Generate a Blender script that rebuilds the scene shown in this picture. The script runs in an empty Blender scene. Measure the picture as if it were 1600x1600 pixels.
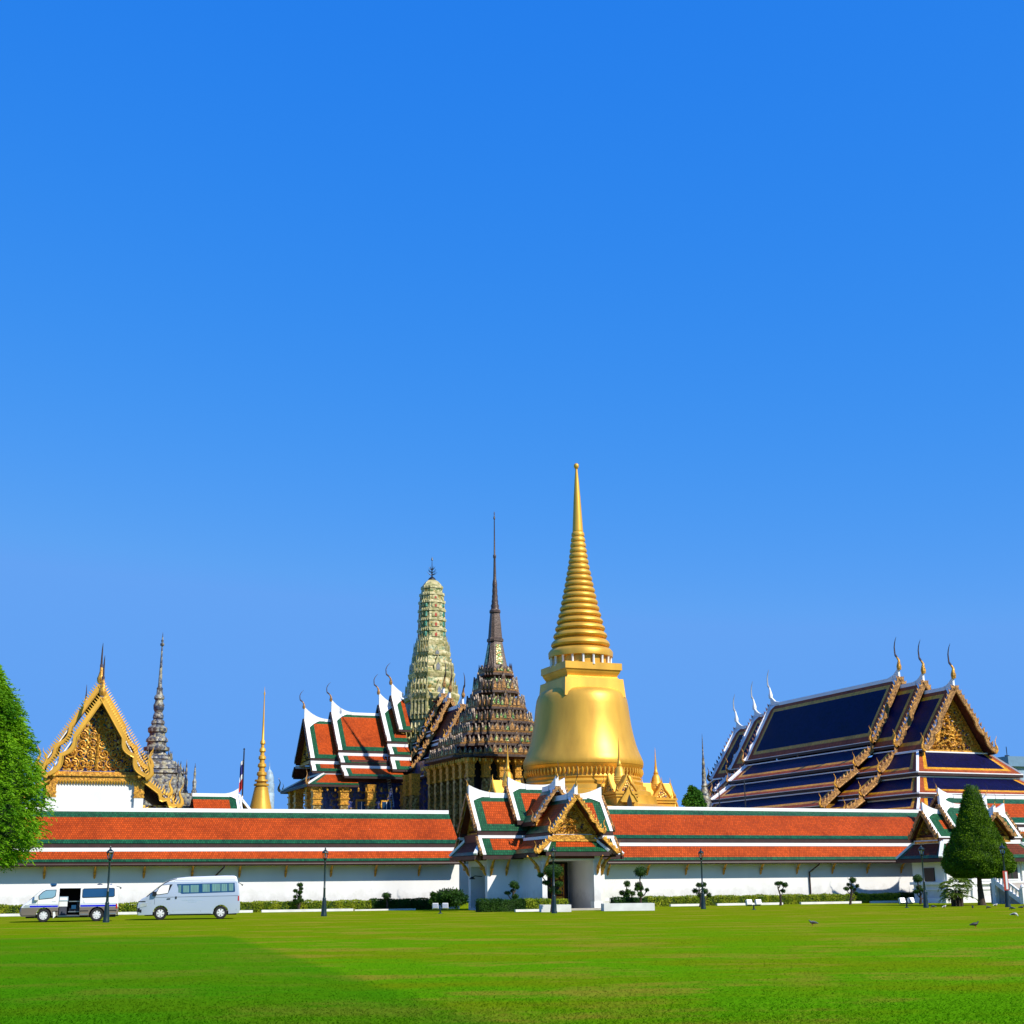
import bpy, bmesh, math, random
from mathutils import Vector, Matrix
import numpy as np
R_ = math.radians
random.seed(7); rng = np.random.default_rng(7)
S = bpy.context.scene
COL = S.collection

# ------------------------------------------------------------------ camera, sky, sun, exposure
F_PX, PITCH, ROLL, CZ = 2187.0, math.atan2(586, 2187), 0.0105, 1.5
Fw = Vector((0, math.cos(PITCH), math.sin(PITCH)))
U0 = Vector((0, -math.sin(PITCH), math.cos(PITCH))); R0 = Vector((1, 0, 0))
Up = U0*math.cos(ROLL) + R0*math.sin(ROLL); Rt = R0*math.cos(ROLL) - U0*math.sin(ROLL)
CAMP = Vector((0, 0, CZ))
cd = bpy.data.cameras.new('camera'); cam = bpy.data.objects.new('camera', cd); COL.objects.link(cam)
cd.sensor_width = 36; cd.lens = 36*F_PX/1600; cd.clip_start = 0.5; cd.clip_end = 9000
mw = Matrix((Rt, Up, -Fw)).transposed().to_4x4(); mw.translation = CAMP; cam.matrix_world = mw
S.camera = cam
SUN_AZ, SUN_EL = 52.0, 40.0          # degrees to the right of straight behind the camera, elevation
sd = Vector((math.sin(R_(SUN_AZ))*math.cos(R_(SUN_EL)), -math.cos(R_(SUN_AZ))*math.cos(R_(SUN_EL)), math.sin(R_(SUN_EL))))
sl = bpy.data.lights.new('sun', 'SUN'); sl.energy = 5.0; sl.angle = R_(0.5); sl.color = (1.0, 0.93, 0.81)
so = bpy.data.objects.new('sun', sl); COL.objects.link(so); so.rotation_euler = (-sd).to_track_quat('-Z', 'Y').to_euler()
W = bpy.data.worlds.new('World'); S.world = W; W.use_nodes = True
wn, wl = W.node_tree.nodes, W.node_tree.links; wn.clear()
sky = wn.new('ShaderNodeTexSky'); sky.sky_type = 'NISHITA'; sky.sun_disc = False
sky.sun_elevation = R_(SUN_EL); sky.sun_rotation = math.atan2(sd.x, sd.y)
sky.air_density = 1.0; sky.dust_density = 0.6; sky.ozone_density = 3.0
sep = wn.new('ShaderNodeSeparateColor'); cmb = wn.new('ShaderNodeCombineColor'); wl.new(sky.outputs[0], sep.inputs[0])
for ch, (g, k, top) in enumerate(((1.8, .0275, .128), (.6, .171, .368), (.13, .73, .90))):      # per-channel grade: a deep, even polarised blue
    pw = wn.new('ShaderNodeMath'); pw.operation = 'POWER'; pw.inputs[1].default_value = g; wl.new(sep.outputs[ch], pw.inputs[0])
    mu = wn.new('ShaderNodeMath'); mu.operation = 'MULTIPLY'; mu.inputs[1].default_value = k/.13/1.165; wl.new(pw.outputs[0], mu.inputs[0])
    mi = wn.new('ShaderNodeMath'); mi.operation = 'MINIMUM'; mi.inputs[1].default_value = top/.13/1.165; wl.new(mu.outputs[0], mi.inputs[0]); wl.new(mi.outputs[0], cmb.inputs[ch])
bg = wn.new('ShaderNodeBackground'); bg.inputs[1].default_value = 0.13
wo = wn.new('ShaderNodeOutputWorld')
wl.new(cmb.outputs[0], bg.inputs[0]); wl.new(bg.outputs[0], wo.inputs[0])
S.view_settings.view_transform = 'Standard'; S.view_settings.look = 'None'; S.view_settings.exposure = 0.22; S.view_settings.gamma = 1
S.render.resolution_x = S.render.resolution_y = 1024

def ray(u, v): return Fw*F_PX + Rt*(u-800) - Up*(v-800)
def at(u, v, Y): d = ray(u, v); return CAMP + d*(Y/d.y)
def gnd(u, v, z=0.0): d = ray(u, v); return CAMP + d*((z-CZ)/d.z)

# ------------------------------------------------------------------ materials
MATS = {}
def _nodes(name):
    m = bpy.data.materials.new(name); m.use_nodes = True; nt = m.node_tree
    return m, nt.nodes, nt.links, nt.nodes['Principled BSDF']
def ramp(n, l, src, stops):
    r = n.new('ShaderNodeValToRGB'); e = r.color_ramp.elements
    while len(e) < len(stops): e.new(0.5)
    for k, (p, c) in enumerate(stops): e[k].position = p; e[k].color = (*c[:3], 1)
    l.new(src, r.inputs[0]); return r
def scale(c, k): return tuple(min(1, x*k) for x in c)
def mat(name, col, rough=0.6, metal=0.0, var=0.15, ns=2.0, bump=0.0, bs=10.0, bd=0.05, col2=None, spec=0.4, detail=5, stretch=None):
    m, n, l, b = _nodes(name)
    tc = n.new('ShaderNodeTexCoord'); no = n.new('ShaderNodeTexNoise'); no.inputs['Scale'].default_value = ns; no.inputs['Detail'].default_value = detail
    src = tc.outputs['Object']
    if stretch:
        mp = n.new('ShaderNodeMapping'); mp.inputs['Scale'].default_value = stretch; l.new(src, mp.inputs[0]); src = mp.outputs[0]
    l.new(src, no.inputs['Vector'])
    r = ramp(n, l, no.outputs['Fac'], [(0.3, col2 if col2 else scale(col, 1-var)), (0.7, scale(col, 1+var*0.6))])
    l.new(r.outputs[0], b.inputs['Base Color'])
    b.inputs['Roughness'].default_value = rough; b.inputs['Metallic'].default_value = metal
    b.inputs['Specular IOR Level'].default_value = spec
    if bump:
        n2 = n.new('ShaderNodeTexNoise'); n2.inputs['Scale'].default_value = bs; n2.inputs['Detail'].default_value = 4; l.new(tc.outputs['Object'], n2.inputs['Vector'])
        bp = n.new('ShaderNodeBump'); bp.inputs['Strength'].default_value = bump; bp.inputs['Distance'].default_value = bd
        l.new(n2.outputs['Fac'], bp.inputs['Height']); l.new(bp.outputs[0], b.inputs['Normal'])
    MATS[name] = m; return m
def tile_mat(name, col, tw=0.16, th=0.22, rough=0.38, var=0.22, mort=0.55, spec=0.5):
    m, n, l, b = _nodes(name)
    uv = n.new('ShaderNodeUVMap'); br = n.new('ShaderNodeTexBrick')
    br.inputs['Scale'].default_value = 1.0; br.inputs['Brick Width'].default_value = tw; br.inputs['Row Height'].default_value = th
    br.inputs['Mortar Size'].default_value = 0.022; br.inputs['Mortar Smooth'].default_value = 0.4; br.offset = 0.5
    br.inputs['Color1'].default_value = (*scale(col, 1-var), 1); br.inputs['Color2'].default_value = (*scale(col, 1+var), 1); br.inputs['Mortar'].default_value = (*scale(col, mort), 1)
    l.new(uv.outputs[0], br.inputs['Vector'])
    no = n.new('ShaderNodeTexNoise'); no.inputs['Scale'].default_value = 0.45; no.inputs['Detail'].default_value = 9; no.inputs['Roughness'].default_value = .62
    tc = n.new('ShaderNodeTexCoord'); l.new(tc.outputs['Object'], no.inputs['Vector'])
    r = ramp(n, l, no.outputs['Fac'], [(0.28, (0.66, 0.62, 0.60)), (0.5, (.95, .95, .95)), (0.72, (1.12, 1.1, 1.06))])
    mx = n.new('ShaderNodeMix'); mx.data_type = 'RGBA'; mx.blend_type = 'MULTIPLY'; mx.inputs[0].default_value = 1
    l.new(br.outputs['Color'], mx.inputs[6]); l.new(r.outputs[0], mx.inputs[7])
    # sparse pale specks of worn glaze and lichen
    n3 = n.new('ShaderNodeTexNoise'); n3.inputs['Scale'].default_value = 3.2; n3.inputs['Detail'].default_value = 8; l.new(tc.outputs['Object'], n3.inputs['Vector'])
    r3 = ramp(n, l, n3.outputs['Fac'], [(0.72, (0, 0, 0)), (0.80, (.8, .8, .8))])
    m3 = n.new('ShaderNodeMix'); m3.data_type = 'RGBA'; l.new(r3.outputs[0], m3.inputs[0]); l.new(mx.outputs[2], m3.inputs[6]); m3.inputs[7].default_value = (*[min(1, c*1.2+0.12) for c in col], 1)
    l.new(m3.outputs[2], b.inputs['Base Color'])
    bp = n.new('ShaderNodeBump'); bp.inputs['Strength'].default_value = 0.6; bp.inputs['Distance'].default_value = 0.03
    l.new(br.outputs['Fac'], bp.inputs['Height']); bp.invert = True; l.new(bp.outputs[0], b.inputs['Normal'])
    b.inputs['Roughness'].default_value = rough; b.inputs['Specular IOR Level'].default_value = spec
    MATS[name] = m; return m
def mosaic_mat(name, cols, sc=3.0, rough=0.35, metal=0.0, bump=0.5):
    """inlaid pieces of coloured glass, porcelain and gilt"""
    m, n, l, b = _nodes(name)
    tc = n.new('ShaderNodeTexCoord'); vo = n.new('ShaderNodeTexVoronoi'); vo.inputs['Scale'].default_value = sc; l.new(tc.outputs['Object'], vo.inputs['Vector'])
    sp = n.new('ShaderNodeSeparateColor'); l.new(vo.outputs['Color'], sp.inputs[0])
    r = ramp(n, l, sp.outputs[0], [(k/len(cols), c) for k, c in enumerate(cols)]); r.color_ramp.interpolation = 'CONSTANT'
    l.new(r.outputs[0], b.inputs['Base Color'])
    bp = n.new('ShaderNodeBump'); bp.inputs['Strength'].default_value = bump; bp.inputs['Distance'].default_value = 0.12
    l.new(vo.outputs['Distance'], bp.inputs['Height']); bp.invert = True; l.new(bp.outputs[0], b.inputs['Normal'])
    b.inputs['Roughness'].default_value = rough; b.inputs['Metallic'].default_value = metal
    MATS[name] = m; return m
def leaf_mat(name, col, col2, trans=0.25, ns=1.2):
    m, n, l, b = _nodes(name)
    tc = n.new('ShaderNodeTexCoord'); no = n.new('ShaderNodeTexNoise'); no.inputs['Scale'].default_value = ns; no.inputs['Detail'].default_value = 6; l.new(tc.outputs['Object'], no.inputs['Vector'])
    r = ramp(n, l, no.outputs['Fac'], [(0.32, col), (0.68, col2)])
    b.inputs['Roughness'].default_value = 0.55; b.inputs['Specular IOR Level'].default_value = 0.12
    l.new(r.outputs[0], b.inputs['Base Color'])
    tr = n.new('ShaderNodeBsdfTranslucent'); l.new(r.outputs[0], tr.inputs[0])
    mx = n.new('ShaderNodeMixShader'); mx.inputs[0].default_value = trans; l.new(b.outputs[0], mx.inputs[1]); l.new(tr.outputs[0], mx.inputs[2])
    l.new(mx.outputs[0], n['Material Output'].inputs[0]); MATS[name] = m; return m

tile_mat('orange_tile', (0.47, 0.066, 0.007), spec=.1, rough=.6); tile_mat('green_tile', (0.011, 0.095, 0.034), var=0.35, spec=.25)
tile_mat('navy_tile', (0.0028, 0.0032, 0.044), rough=0.5, var=0.3, tw=.22, th=.3, spec=.10); tile_mat('yellow_tile', (0.74, 0.34, 0.018), tw=.22, th=.3, spec=.2)
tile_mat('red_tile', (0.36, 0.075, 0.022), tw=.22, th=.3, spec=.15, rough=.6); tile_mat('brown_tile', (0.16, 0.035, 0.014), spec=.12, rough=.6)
mat('white', (0.80, 0.80, 0.79), 0.7, var=0.05, ns=0.6, bump=.1, bs=6, bd=.01, detail=8)
mat('white_wall', (0.80, 0.80, 0.79), 0.8, var=0.10, ns=0.5, detail=10, stretch=(.8, 1, 0.3), bump=.15, bs=8, bd=.01)
def splash(name):
    nt = MATS[name].node_tree; n, l = nt.nodes, nt.links; b = n['Principled BSDF']; src = b.inputs['Base Color'].links[0].from_socket
    tc = n.new('ShaderNodeTexCoord'); sp_ = n.new('ShaderNodeSeparateXYZ'); l.new(tc.outputs['Object'], sp_.inputs[0]); no = n.new('ShaderNodeTexNoise'); no.inputs['Scale'].default_value = 1.1; no.inputs['Detail'].default_value = 10; no.inputs['Roughness'].default_value = .7; l.new(tc.outputs['Object'], no.inputs['Vector'])
    ma = n.new('ShaderNodeMath'); ma.operation = 'MULTIPLY_ADD'; l.new(no.outputs['Fac'], ma.inputs[0]); ma.inputs[1].default_value = -2.6; l.new(sp_.outputs[2], ma.inputs[2])
    mr = n.new('ShaderNodeMapRange'); mr.inputs[1].default_value = -.75; mr.inputs[2].default_value = .1; mr.inputs[3].default_value = .42; mr.inputs[4].default_value = 0; l.new(ma.outputs[0], mr.inputs[0])
    mx = n.new('ShaderNodeMix'); mx.data_type = 'RGBA'; l.new(mr.outputs[0], mx.inputs[0]); l.new(src, mx.inputs[6]); mx.inputs[7].default_value = (.34, .33, .28, 1); l.new(mx.outputs[2], b.inputs['Base Color'])
splash('white_wall')
mat('lacquer', (0.10, 0.022, 0.014), 0.5, var=0.4); mat('dark_wood', (0.035, 0.014, 0.010), 0.55, var=0.4); mat('fascia', (0.040, 0.016, 0.013), 0.5, var=.3)
gm = mat('gold', (0.76, 0.41, 0.050), 0.43, 0.36, var=0.24, ns=0.55, bump=.10, bs=5, bd=.03, detail=8, stretch=(1, 1, .22))
mat('gilt', (0.72, 0.37, 0.045), 0.42, 0.35, var=0.45, ns=5, bump=.6, bs=7, bd=.08, col2=(0.26, 0.10, 0.015))
mat('old_gilt', (0.42, 0.22, 0.06), 0.5, 0.25, var=0.6, ns=4, bump=.6, bs=7, bd=.08, col2=(0.09, 0.035, 0.016))
mosaic_mat('gold_mosaic', [(0.78, 0.46, 0.07), (0.5, 0.25, 0.03), (0.10, 0.035, 0.012), (0.70, 0.42, 0.07), (0.02, 0.03, 0.12)], 4.5, .35, .3)
mosaic_mat('pillar_mosaic', [(0.40, 0.24, 0.05), (0.24, 0.15, 0.04), (0.46, 0.34, 0.13), (0.13, 0.07, 0.015)], 4, .3, .35)
mosaic_mat('blue_mosaic', [(0.02, 0.035, 0.13), (0.03, 0.05, 0.20), (0.04, 0.04, 0.09), (0.16, 0.10, 0.04), (0.02, 0.03, 0.14)], 3, .35)
mosaic_mat('prang_mosaic', [(0.36, 0.32, 0.12), (0.20, 0.22, 0.06), (0.46, 0.40, 0.18), (0.36, 0.24, 0.045), (0.10, 0.15, 0.035)], 2.6, .45)
mosaic_mat('prang_green', [(0.03, 0.22, 0.15), (0.05, 0.30, 0.20), (0.12, 0.33, 0.22)], 3, .3)
mosaic_mat('prang_pale', [(0.42, 0.375, 0.16), (0.30, 0.28, 0.10), (0.50, 0.43, 0.20)], 2.4, .45)
mosaic_mat('bronze_mosaic', [(0.075, 0.046, 0.030), (0.14, 0.088, 0.052), (0.035, 0.022, 0.018), (0.20, 0.13, 0.06), (0.09, 0.055, 0.036)], 2.6, .45, .1)
mosaic_mat('green_frieze', [(0.30, 0.30, 0.08), (0.06, 0.18, 0.04), (0.55, 0.50, 0.22), (0.35, 0.22, 0.05), (0.10, 0.26, 0.06)], 4.0, .3, .1)
mosaic_mat('grey_mosaic', [(0.13, 0.14, 0.14), (0.26, 0.26, 0.22), (0.05, 0.06, 0.09), (0.30, 0.27, 0.17), (0.10, 0.085, 0.07)], 3.5, .45)
mat('bronze', (0.085, 0.055, 0.042), 0.45, .15, var=.4, ns=3, bump=.5, bs=6, bd=.05)
mat('grey_spire', (0.20, 0.21, 0.22), 0.5, 0.0, var=.4, ns=4, bump=.5, bs=6, bd=.05)
mat('dark_metal', (0.035, 0.04, 0.045), 0.4, .5, var=.3); mat('lamp_paint', (0.010, 0.028, 0.030), 0.35, 0.1, var=.3, spec=.5)
mat('niche_red', (0.45, 0.05, 0.025), .6, var=.3); mat('black', (0.008, 0.008, 0.009), .6, var=.2); mat('shutter', (0.03, 0.02, 0.02), .5)
mat('pale_blue', (0.30, 0.42, 0.52), .5, var=.3, ns=2.5); mat('roof_blue', (0.14, 0.25, 0.36), .5, var=.1)
mat('flag_red', (0.55, 0.03, 0.03), .8); mat('flag_blue', (0.03, 0.03, 0.2), .8); mat('flag_white', (0.8, 0.8, 0.8), .8, var=.05)
mat('bark', (0.055, 0.036, 0.026), 0.9, var=.5, ns=6, bump=.8, bs=14, bd=.04)
mat('stone_step', (0.42, 0.38, 0.33), .8, var=.2)
mat('kerb_paint', (0.74, 0.73, 0.70), .8, var=.15, ns=1.5, detail=8)
leaf_mat('leaf_feather', (0.048, 0.18, 0.004), (0.24, 0.48, 0.010), .3, .9)
leaf_mat('leaf_cone', (0.028, 0.082, 0.001), (0.115, 0.215, 0.002), .15, 1.6)
leaf_mat('leaf_topiary', (0.012, 0.045, 0.005), (0.045, 0.105, 0.007), .15, 3)
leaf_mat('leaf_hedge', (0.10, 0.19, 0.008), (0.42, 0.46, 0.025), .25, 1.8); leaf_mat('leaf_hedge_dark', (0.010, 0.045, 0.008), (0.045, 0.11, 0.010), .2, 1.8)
leaf_mat('leaf_palm', (0.05, 0.11, 0.010), (0.20, 0.26, 0.03), .3, 1.8); leaf_mat('leaf_grass', (0.10, 0.26, 0.004), (0.20, 0.36, 0.008), .45, 2.5); leaf_mat('leaf_far', (0.03, 0.12, 0.01), (0.10, 0.26, 0.02), .25, .7)
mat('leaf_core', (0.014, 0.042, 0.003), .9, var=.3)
# vehicles
def paint(name, col, rough=.22, metal=0., coat=.6):
    m = mat(name, col, rough, metal, var=.03, ns=.6, spec=.5); b = m.node_tree.nodes['Principled BSDF']; b.inputs['Coat Weight'].default_value = coat; b.inputs['Coat Roughness'].default_value = .06; return m
paint('paint_white', (0.78, 0.78, 0.77)); paint('paint_silver', (0.46, 0.53, 0.62), .3, .3); paint('paint_pale', (0.72, 0.74, 0.77), .3, .1); paint('paint_brown', (0.23, 0.185, 0.15), .3, .3); paint('paint_blue', (0.01, 0.015, 0.55))
mat('rubber', (0.012, 0.012, 0.013), .75, var=.3); mat('alloy', (0.72, 0.73, 0.74), .35, .12, var=.06); mat('plastic_black', (0.012, 0.013, 0.016), .4, var=.2)
mat('seat_cloth', (0.05, 0.055, 0.075), .85, var=.3); mat('interior', (0.016, 0.015, 0.016), .8); mat('curtain', (0.11, 0.24, 0.24), .8, var=.35, ns=9, stretch=(3, 1, .1))
mat('red_lens', (0.5, 0.02, 0.015), .15); mat('clear_lens', (0.55, 0.6, 0.65), .1, .3, spec=.8); mat('steel', (0.45, 0.46, 0.48), .3, .8)
def glass(name, col, alpha_mix, rough=.03):
    m, n, l, b = _nodes(name); g = n.new('ShaderNodeBsdfGlossy'); g.inputs['Roughness'].default_value = rough; t = n.new('ShaderNodeBsdfTransparent'); t.inputs[0].default_value = (*col, 1)
    lw = n.new('ShaderNodeFresnel'); lw.inputs[0].default_value = 1.5; ad = n.new('ShaderNodeMath'); ad.operation = 'ADD'; ad.inputs[1].default_value = alpha_mix; l.new(lw.outputs[0], ad.inputs[0])
    mx = n.new('ShaderNodeMixShader'); l.new(ad.outputs[0], mx.inputs[0]); l.new(t.outputs[0], mx.inputs[1]); l.new(g.outputs[0], mx.inputs[2]); l.new(mx.outputs[0], n['Material Output'].inputs[0]); MATS[name] = m
glass('clear_glass', (.86, .92, .95), .04); glass('tint_glass', (.28, .36, .42), .10); glass('lamp_glass', (.92, .94, .93), .06)
mat('navy_glass', (0.012, 0.06, 0.15), .08, 0, var=.1, spec=.8); mat('pale_glass', (0.20, 0.36, 0.44), .1, 0, var=.1, spec=.8)

def lawn_material(name='lawn_grass', blade=False):
    m, n, l, b = _nodes(name)
    tc = n.new('ShaderNodeTexCoord')
    def noise(sc, det, st=(1, 1, 1), rough=.55):
        mp = n.new('ShaderNodeMapping'); mp.inputs['Scale'].default_value = st; l.new(tc.outputs['Object'], mp.inputs[0])
        no = n.new('ShaderNodeTexNoise'); no.inputs['Scale'].default_value = sc; no.inputs['Detail'].default_value = det; no.inputs['Roughness'].default_value = rough; l.new(mp.outputs[0], no.inputs['Vector']); return no.outputs['Fac']
    def mix(a, bb, f, mode='MIX'):
        x = n.new('ShaderNodeMix'); x.data_type = 'RGBA'; x.blend_type = mode
        if isinstance(f, float): x.inputs[0].default_value = f
        else: l.new(f, x.inputs[0])
        for s, q in ((6, a), (7, bb)):
            if isinstance(q, tuple): x.inputs[s].default_value = (*q, 1)
            else: l.new(q, x.inputs[s])
        return x.outputs[2]
    fine = ramp(n, l, noise(22, 6), [(0.28, (0.046, 0.185, 0.002)), (0.72, (0.140, 0.365, 0.004))]).outputs[0]
    olive = ramp(n, l, noise(18, 6), [(0.28, (0.100, 0.165, 0.002)), (0.72, (0.215, 0.285, 0.005))]).outputs[0]
    dry = ramp(n, l, noise(26, 6), [(0.3, (0.19, 0.175, 0.010)), (0.7, (0.33, 0.28, 0.03))]).outputs[0]
    sep = n.new('ShaderNodeSeparateXYZ'); l.new(tc.outputs['Object'], sep.inputs[0])
    # the strip of lawn by the wall is thinner and more olive
    ma = n.new('ShaderNodeMath'); ma.operation = 'MULTIPLY_ADD'; l.new(noise(.07, 4, (.5, 1, 1)), ma.inputs[0]); ma.inputs[1].default_value = 60; l.new(sep.outputs[1], ma.inputs[2])
    far = ramp(n, l, ma.outputs[0], [(0.0, (0, 0, 0)), (1.0, (1, 1, 1))])
    mr = n.new('ShaderNodeMapRange'); mr.inputs[1].default_value = 55; mr.inputs[2].default_value = 105; l.new(ma.outputs[0], mr.inputs[0])
    l.new(mr.outputs[0], far.inputs[0])
    c = mix(fine, olive, far.outputs[0])
    pat = ramp(n, l, noise(.22, 8, (.6, .9, 1), .6), [(0.45, (0, 0, 0)), (0.58, (.8, .8, .8))]).outputs[0]
    c = mix(c, olive, pat)
    pd = ramp(n, l, noise(.40, 9, (.6, .9, 1), .68), [(0.50, (0, 0, 0)), (0.61, (.8, .8, .8))]).outputs[0]
    c = mix(c, dry, pd)
    # a darker green patch at the left, its edge running diagonally to the front
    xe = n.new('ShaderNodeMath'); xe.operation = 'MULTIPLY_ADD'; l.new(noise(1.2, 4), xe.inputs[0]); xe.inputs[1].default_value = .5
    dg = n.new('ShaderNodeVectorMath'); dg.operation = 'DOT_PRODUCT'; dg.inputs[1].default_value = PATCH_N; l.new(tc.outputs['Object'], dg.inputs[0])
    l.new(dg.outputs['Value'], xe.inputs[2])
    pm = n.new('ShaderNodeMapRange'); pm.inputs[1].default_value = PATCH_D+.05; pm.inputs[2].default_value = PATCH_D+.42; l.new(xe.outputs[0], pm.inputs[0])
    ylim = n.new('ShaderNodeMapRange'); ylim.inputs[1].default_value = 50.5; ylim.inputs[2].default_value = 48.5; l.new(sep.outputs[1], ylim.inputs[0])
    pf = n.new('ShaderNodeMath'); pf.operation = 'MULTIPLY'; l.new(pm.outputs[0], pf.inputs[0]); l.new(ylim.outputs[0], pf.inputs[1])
    patch_green = ramp(n, l, noise(24, 6), [(0.28, (0.014, 0.120, 0.002)), (0.72, (0.058, 0.250, 0.004))]).outputs[0]
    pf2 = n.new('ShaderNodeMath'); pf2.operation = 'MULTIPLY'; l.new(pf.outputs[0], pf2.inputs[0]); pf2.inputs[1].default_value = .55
    c = mix(c, patch_green, pf2.outputs[0])
    l.new(c, b.inputs['Base Color']); b.inputs['Roughness'].default_value = .9; b.inputs['Specular IOR Level'].default_value = 0
    bp = n.new('ShaderNodeBump'); bp.inputs['Strength'].default_value = .8; bp.inputs['Distance'].default_value = .05; l.new(noise(14, 8, (1, 1, 1), .7), bp.inputs['Height']); l.new(bp.outputs[0], b.inputs['Normal'])
    if blade:
        tr = n.new('ShaderNodeBsdfTranslucent'); l.new(c, tr.inputs[0]); mx = n.new('ShaderNodeMixShader'); mx.inputs[0].default_value = .5; l.new(b.outputs[0], mx.inputs[1]); l.new(tr.outputs[0], mx.inputs[2]); l.new(mx.outputs[0], n['Material Output'].inputs[0])
    MATS[name] = m
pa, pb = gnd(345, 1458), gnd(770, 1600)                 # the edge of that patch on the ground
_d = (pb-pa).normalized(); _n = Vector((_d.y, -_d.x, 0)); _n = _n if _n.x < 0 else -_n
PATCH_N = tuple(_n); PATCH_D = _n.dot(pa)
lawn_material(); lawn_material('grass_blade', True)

# ------------------------------------------------------------------ mesh builder
class MB:
    def __init__(s, M=None): s.v = []; s.f = []; s.m = []; s.u = []; s.s = []; s.M = M or Matrix()
    def add(s, p): s.v.append(tuple(s.M @ Vector(p))); return len(s.v)-1
    def fi(s, idx, m, uv=None, sm=False): s.f.append(tuple(idx)); s.m.append(m); s.u.append(uv); s.s.append(sm)
    def face(s, pts, m, uv=None, sm=False): s.fi([s.add(p) for p in pts], m, uv, sm)
    def box(s, x0, x1, y0, y1, z0, z1, m):
        i = [s.add((x, y, z)) for z in (z0, z1) for y in (y0, y1) for x in (x0, x1)]
        for q in ((0, 2, 3, 1), (4, 5, 7, 6), (0, 1, 5, 4), (2, 6, 7, 3), (0, 4, 6, 2), (1, 3, 7, 5)): s.fi([i[k] for k in q], m)
    def frustum(s, cx, cy, z0, z1, a0, b0, a1, b1, m):
        i = [s.add((cx+sx*a, cy+sy*b, z)) for z, a, b in ((z0, a0, b0), (z1, a1, b1)) for sx, sy in ((-1, -1), (1, -1), (1, 1), (-1, 1))]
        s.fi([i[3], i[2], i[1], i[0]], m); s.fi(i[4:], m)
        for k in range(4): s.fi([i[k], i[(k+1) % 4], i[4+(k+1) % 4], i[4+k]], m)
    def beam(s, p, q, w, h, m, up=(0, 0, 1)):
        p, q = Vector(p), Vector(q); d = (q-p).normalized(); u = Vector(up); a = d.cross(u)
        a = a.normalized() if a.length > 1e-4 else Vector((1, 0, 0)); u = a.cross(d)
        i = [s.add(o+a*sx*w/2+u*sz*h/2) for o in (p, q) for sx, sz in ((-1, -1), (1, -1), (1, 1), (-1, 1))]
        s.fi([i[3], i[2], i[1], i[0]], m); s.fi(i[4:], m)
        for k in range(4): s.fi([i[k], i[(k+1) % 4], i[4+(k+1) % 4], i[4+k]], m)
    def prism(s, poly, fn, t0, t1, m, m2=None):
        a = [s.add(fn(x, y, t0)) for x, y in poly]; b = [s.add(fn(x, y, t1)) for x, y in poly]; n = len(poly)
        s.fi(a[::-1], m); s.fi(b, m)
        for k in range(n): s.fi([a[k], a[(k+1) % n], b[(k+1) % n], b[k]], m2 or m)
    def tube(s, pts, rad, n, m, sm=True, flat=1.0):
        pts = [Vector(p) for p in pts]; rings = []; ref = None
        for k, p in enumerate(pts):
            t = (pts[min(k+1, len(pts)-1)]-pts[max(k-1, 0)]).normalized()
            if ref is None: ref = Vector((0, 1, 0)) if abs(t.y) < .9 else Vector((1, 0, 0))
            a = t.cross(ref).normalized(); b = a.cross(t).normalized(); ref = b
            r = rad[k] if hasattr(rad, '__len__') else rad
            rings.append([s.add(p+a*r*math.cos(2*math.pi*j/n)+b*r*flat*math.sin(2*math.pi*j/n)) for j in range(n)])
        for k in range(len(rings)-1):
            for j in range(n): s.fi([rings[k][j], rings[k+1][j], rings[k+1][(j+1) % n], rings[k][(j+1) % n]], m, None, sm)
        s.fi(rings[0], m); s.fi(rings[-1][::-1], m)
    def lathe(s, prof, n, m, cx=0, cy=0, sm=True, mf=None, caps=True):
        rings = [[s.add((cx+r*math.cos(2*math.pi*(j+.5)/n), cy+r*math.sin(2*math.pi*(j+.5)/n), z)) for j in range(n)] for r, z in prof]
        for k in range(len(rings)-1):
            mm = mf(k) if mf else m
            for j in range(n): s.fi([rings[k][j], rings[k][(j+1) % n], rings[k+1][(j+1) % n], rings[k+1][j]], mm, None, sm)
        if caps: s.fi(rings[0][::-1], m); s.fi(rings[-1], m)
    def loft(s, polys, mats):
        rs = [[s.add(p) for p in poly] for poly in polys]; n = len(rs[0])
        for k in range(len(rs)-1):
            mm = mats[k] if isinstance(mats, list) else mats
            for j in range(n): s.fi([rs[k][j], rs[k][(j+1) % n], rs[k+1][(j+1) % n], rs[k+1][j]], mm)
        m0 = mats[0] if isinstance(mats, list) else mats; s.fi(rs[0][::-1], m0); s.fi(rs[-1], mats[-1] if isinstance(mats, list) else mats)
    def panel(s, p00, p10, p11, p01, field, borders=()):
        """a sloping sheet of tiles with nested borders; borders = [(left,right,top,bottom,material)] from the outside in"""
        P = [Vector(q) for q in (p00, p10, p11, p01)]
        Lu = ((P[1]-P[0]).length+(P[2]-P[3]).length)/2; Lv = ((P[3]-P[0]).length+(P[2]-P[1]).length)/2
        l = r = t = b = 0; cu = {0., 1.}; cv = {0., 1.}; rings = []
        for (bl, br, bt, bb, mm) in borders:
            l += bl; r += br; t += bt; b += bb; rings.append((l/Lu, 1-r/Lu, b/Lv, 1-t/Lv, mm))
            cu |= {l/Lu, 1-r/Lu}; cv |= {b/Lv, 1-t/Lv}
        cu = sorted(x for x in cu if 0 <= x <= 1); cv = sorted(x for x in cv if 0 <= x <= 1)
        def pt(u, v): return (P[0]*(1-u)+P[1]*u)*(1-v)+(P[3]*(1-u)+P[2]*u)*v
        def uvp(u, v):
            w = pt(u, v)-P[0]; ex = (P[1]-P[0]).normalized(); x = w.dot(ex); y = (w-ex*x).length; return (x, y)
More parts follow.
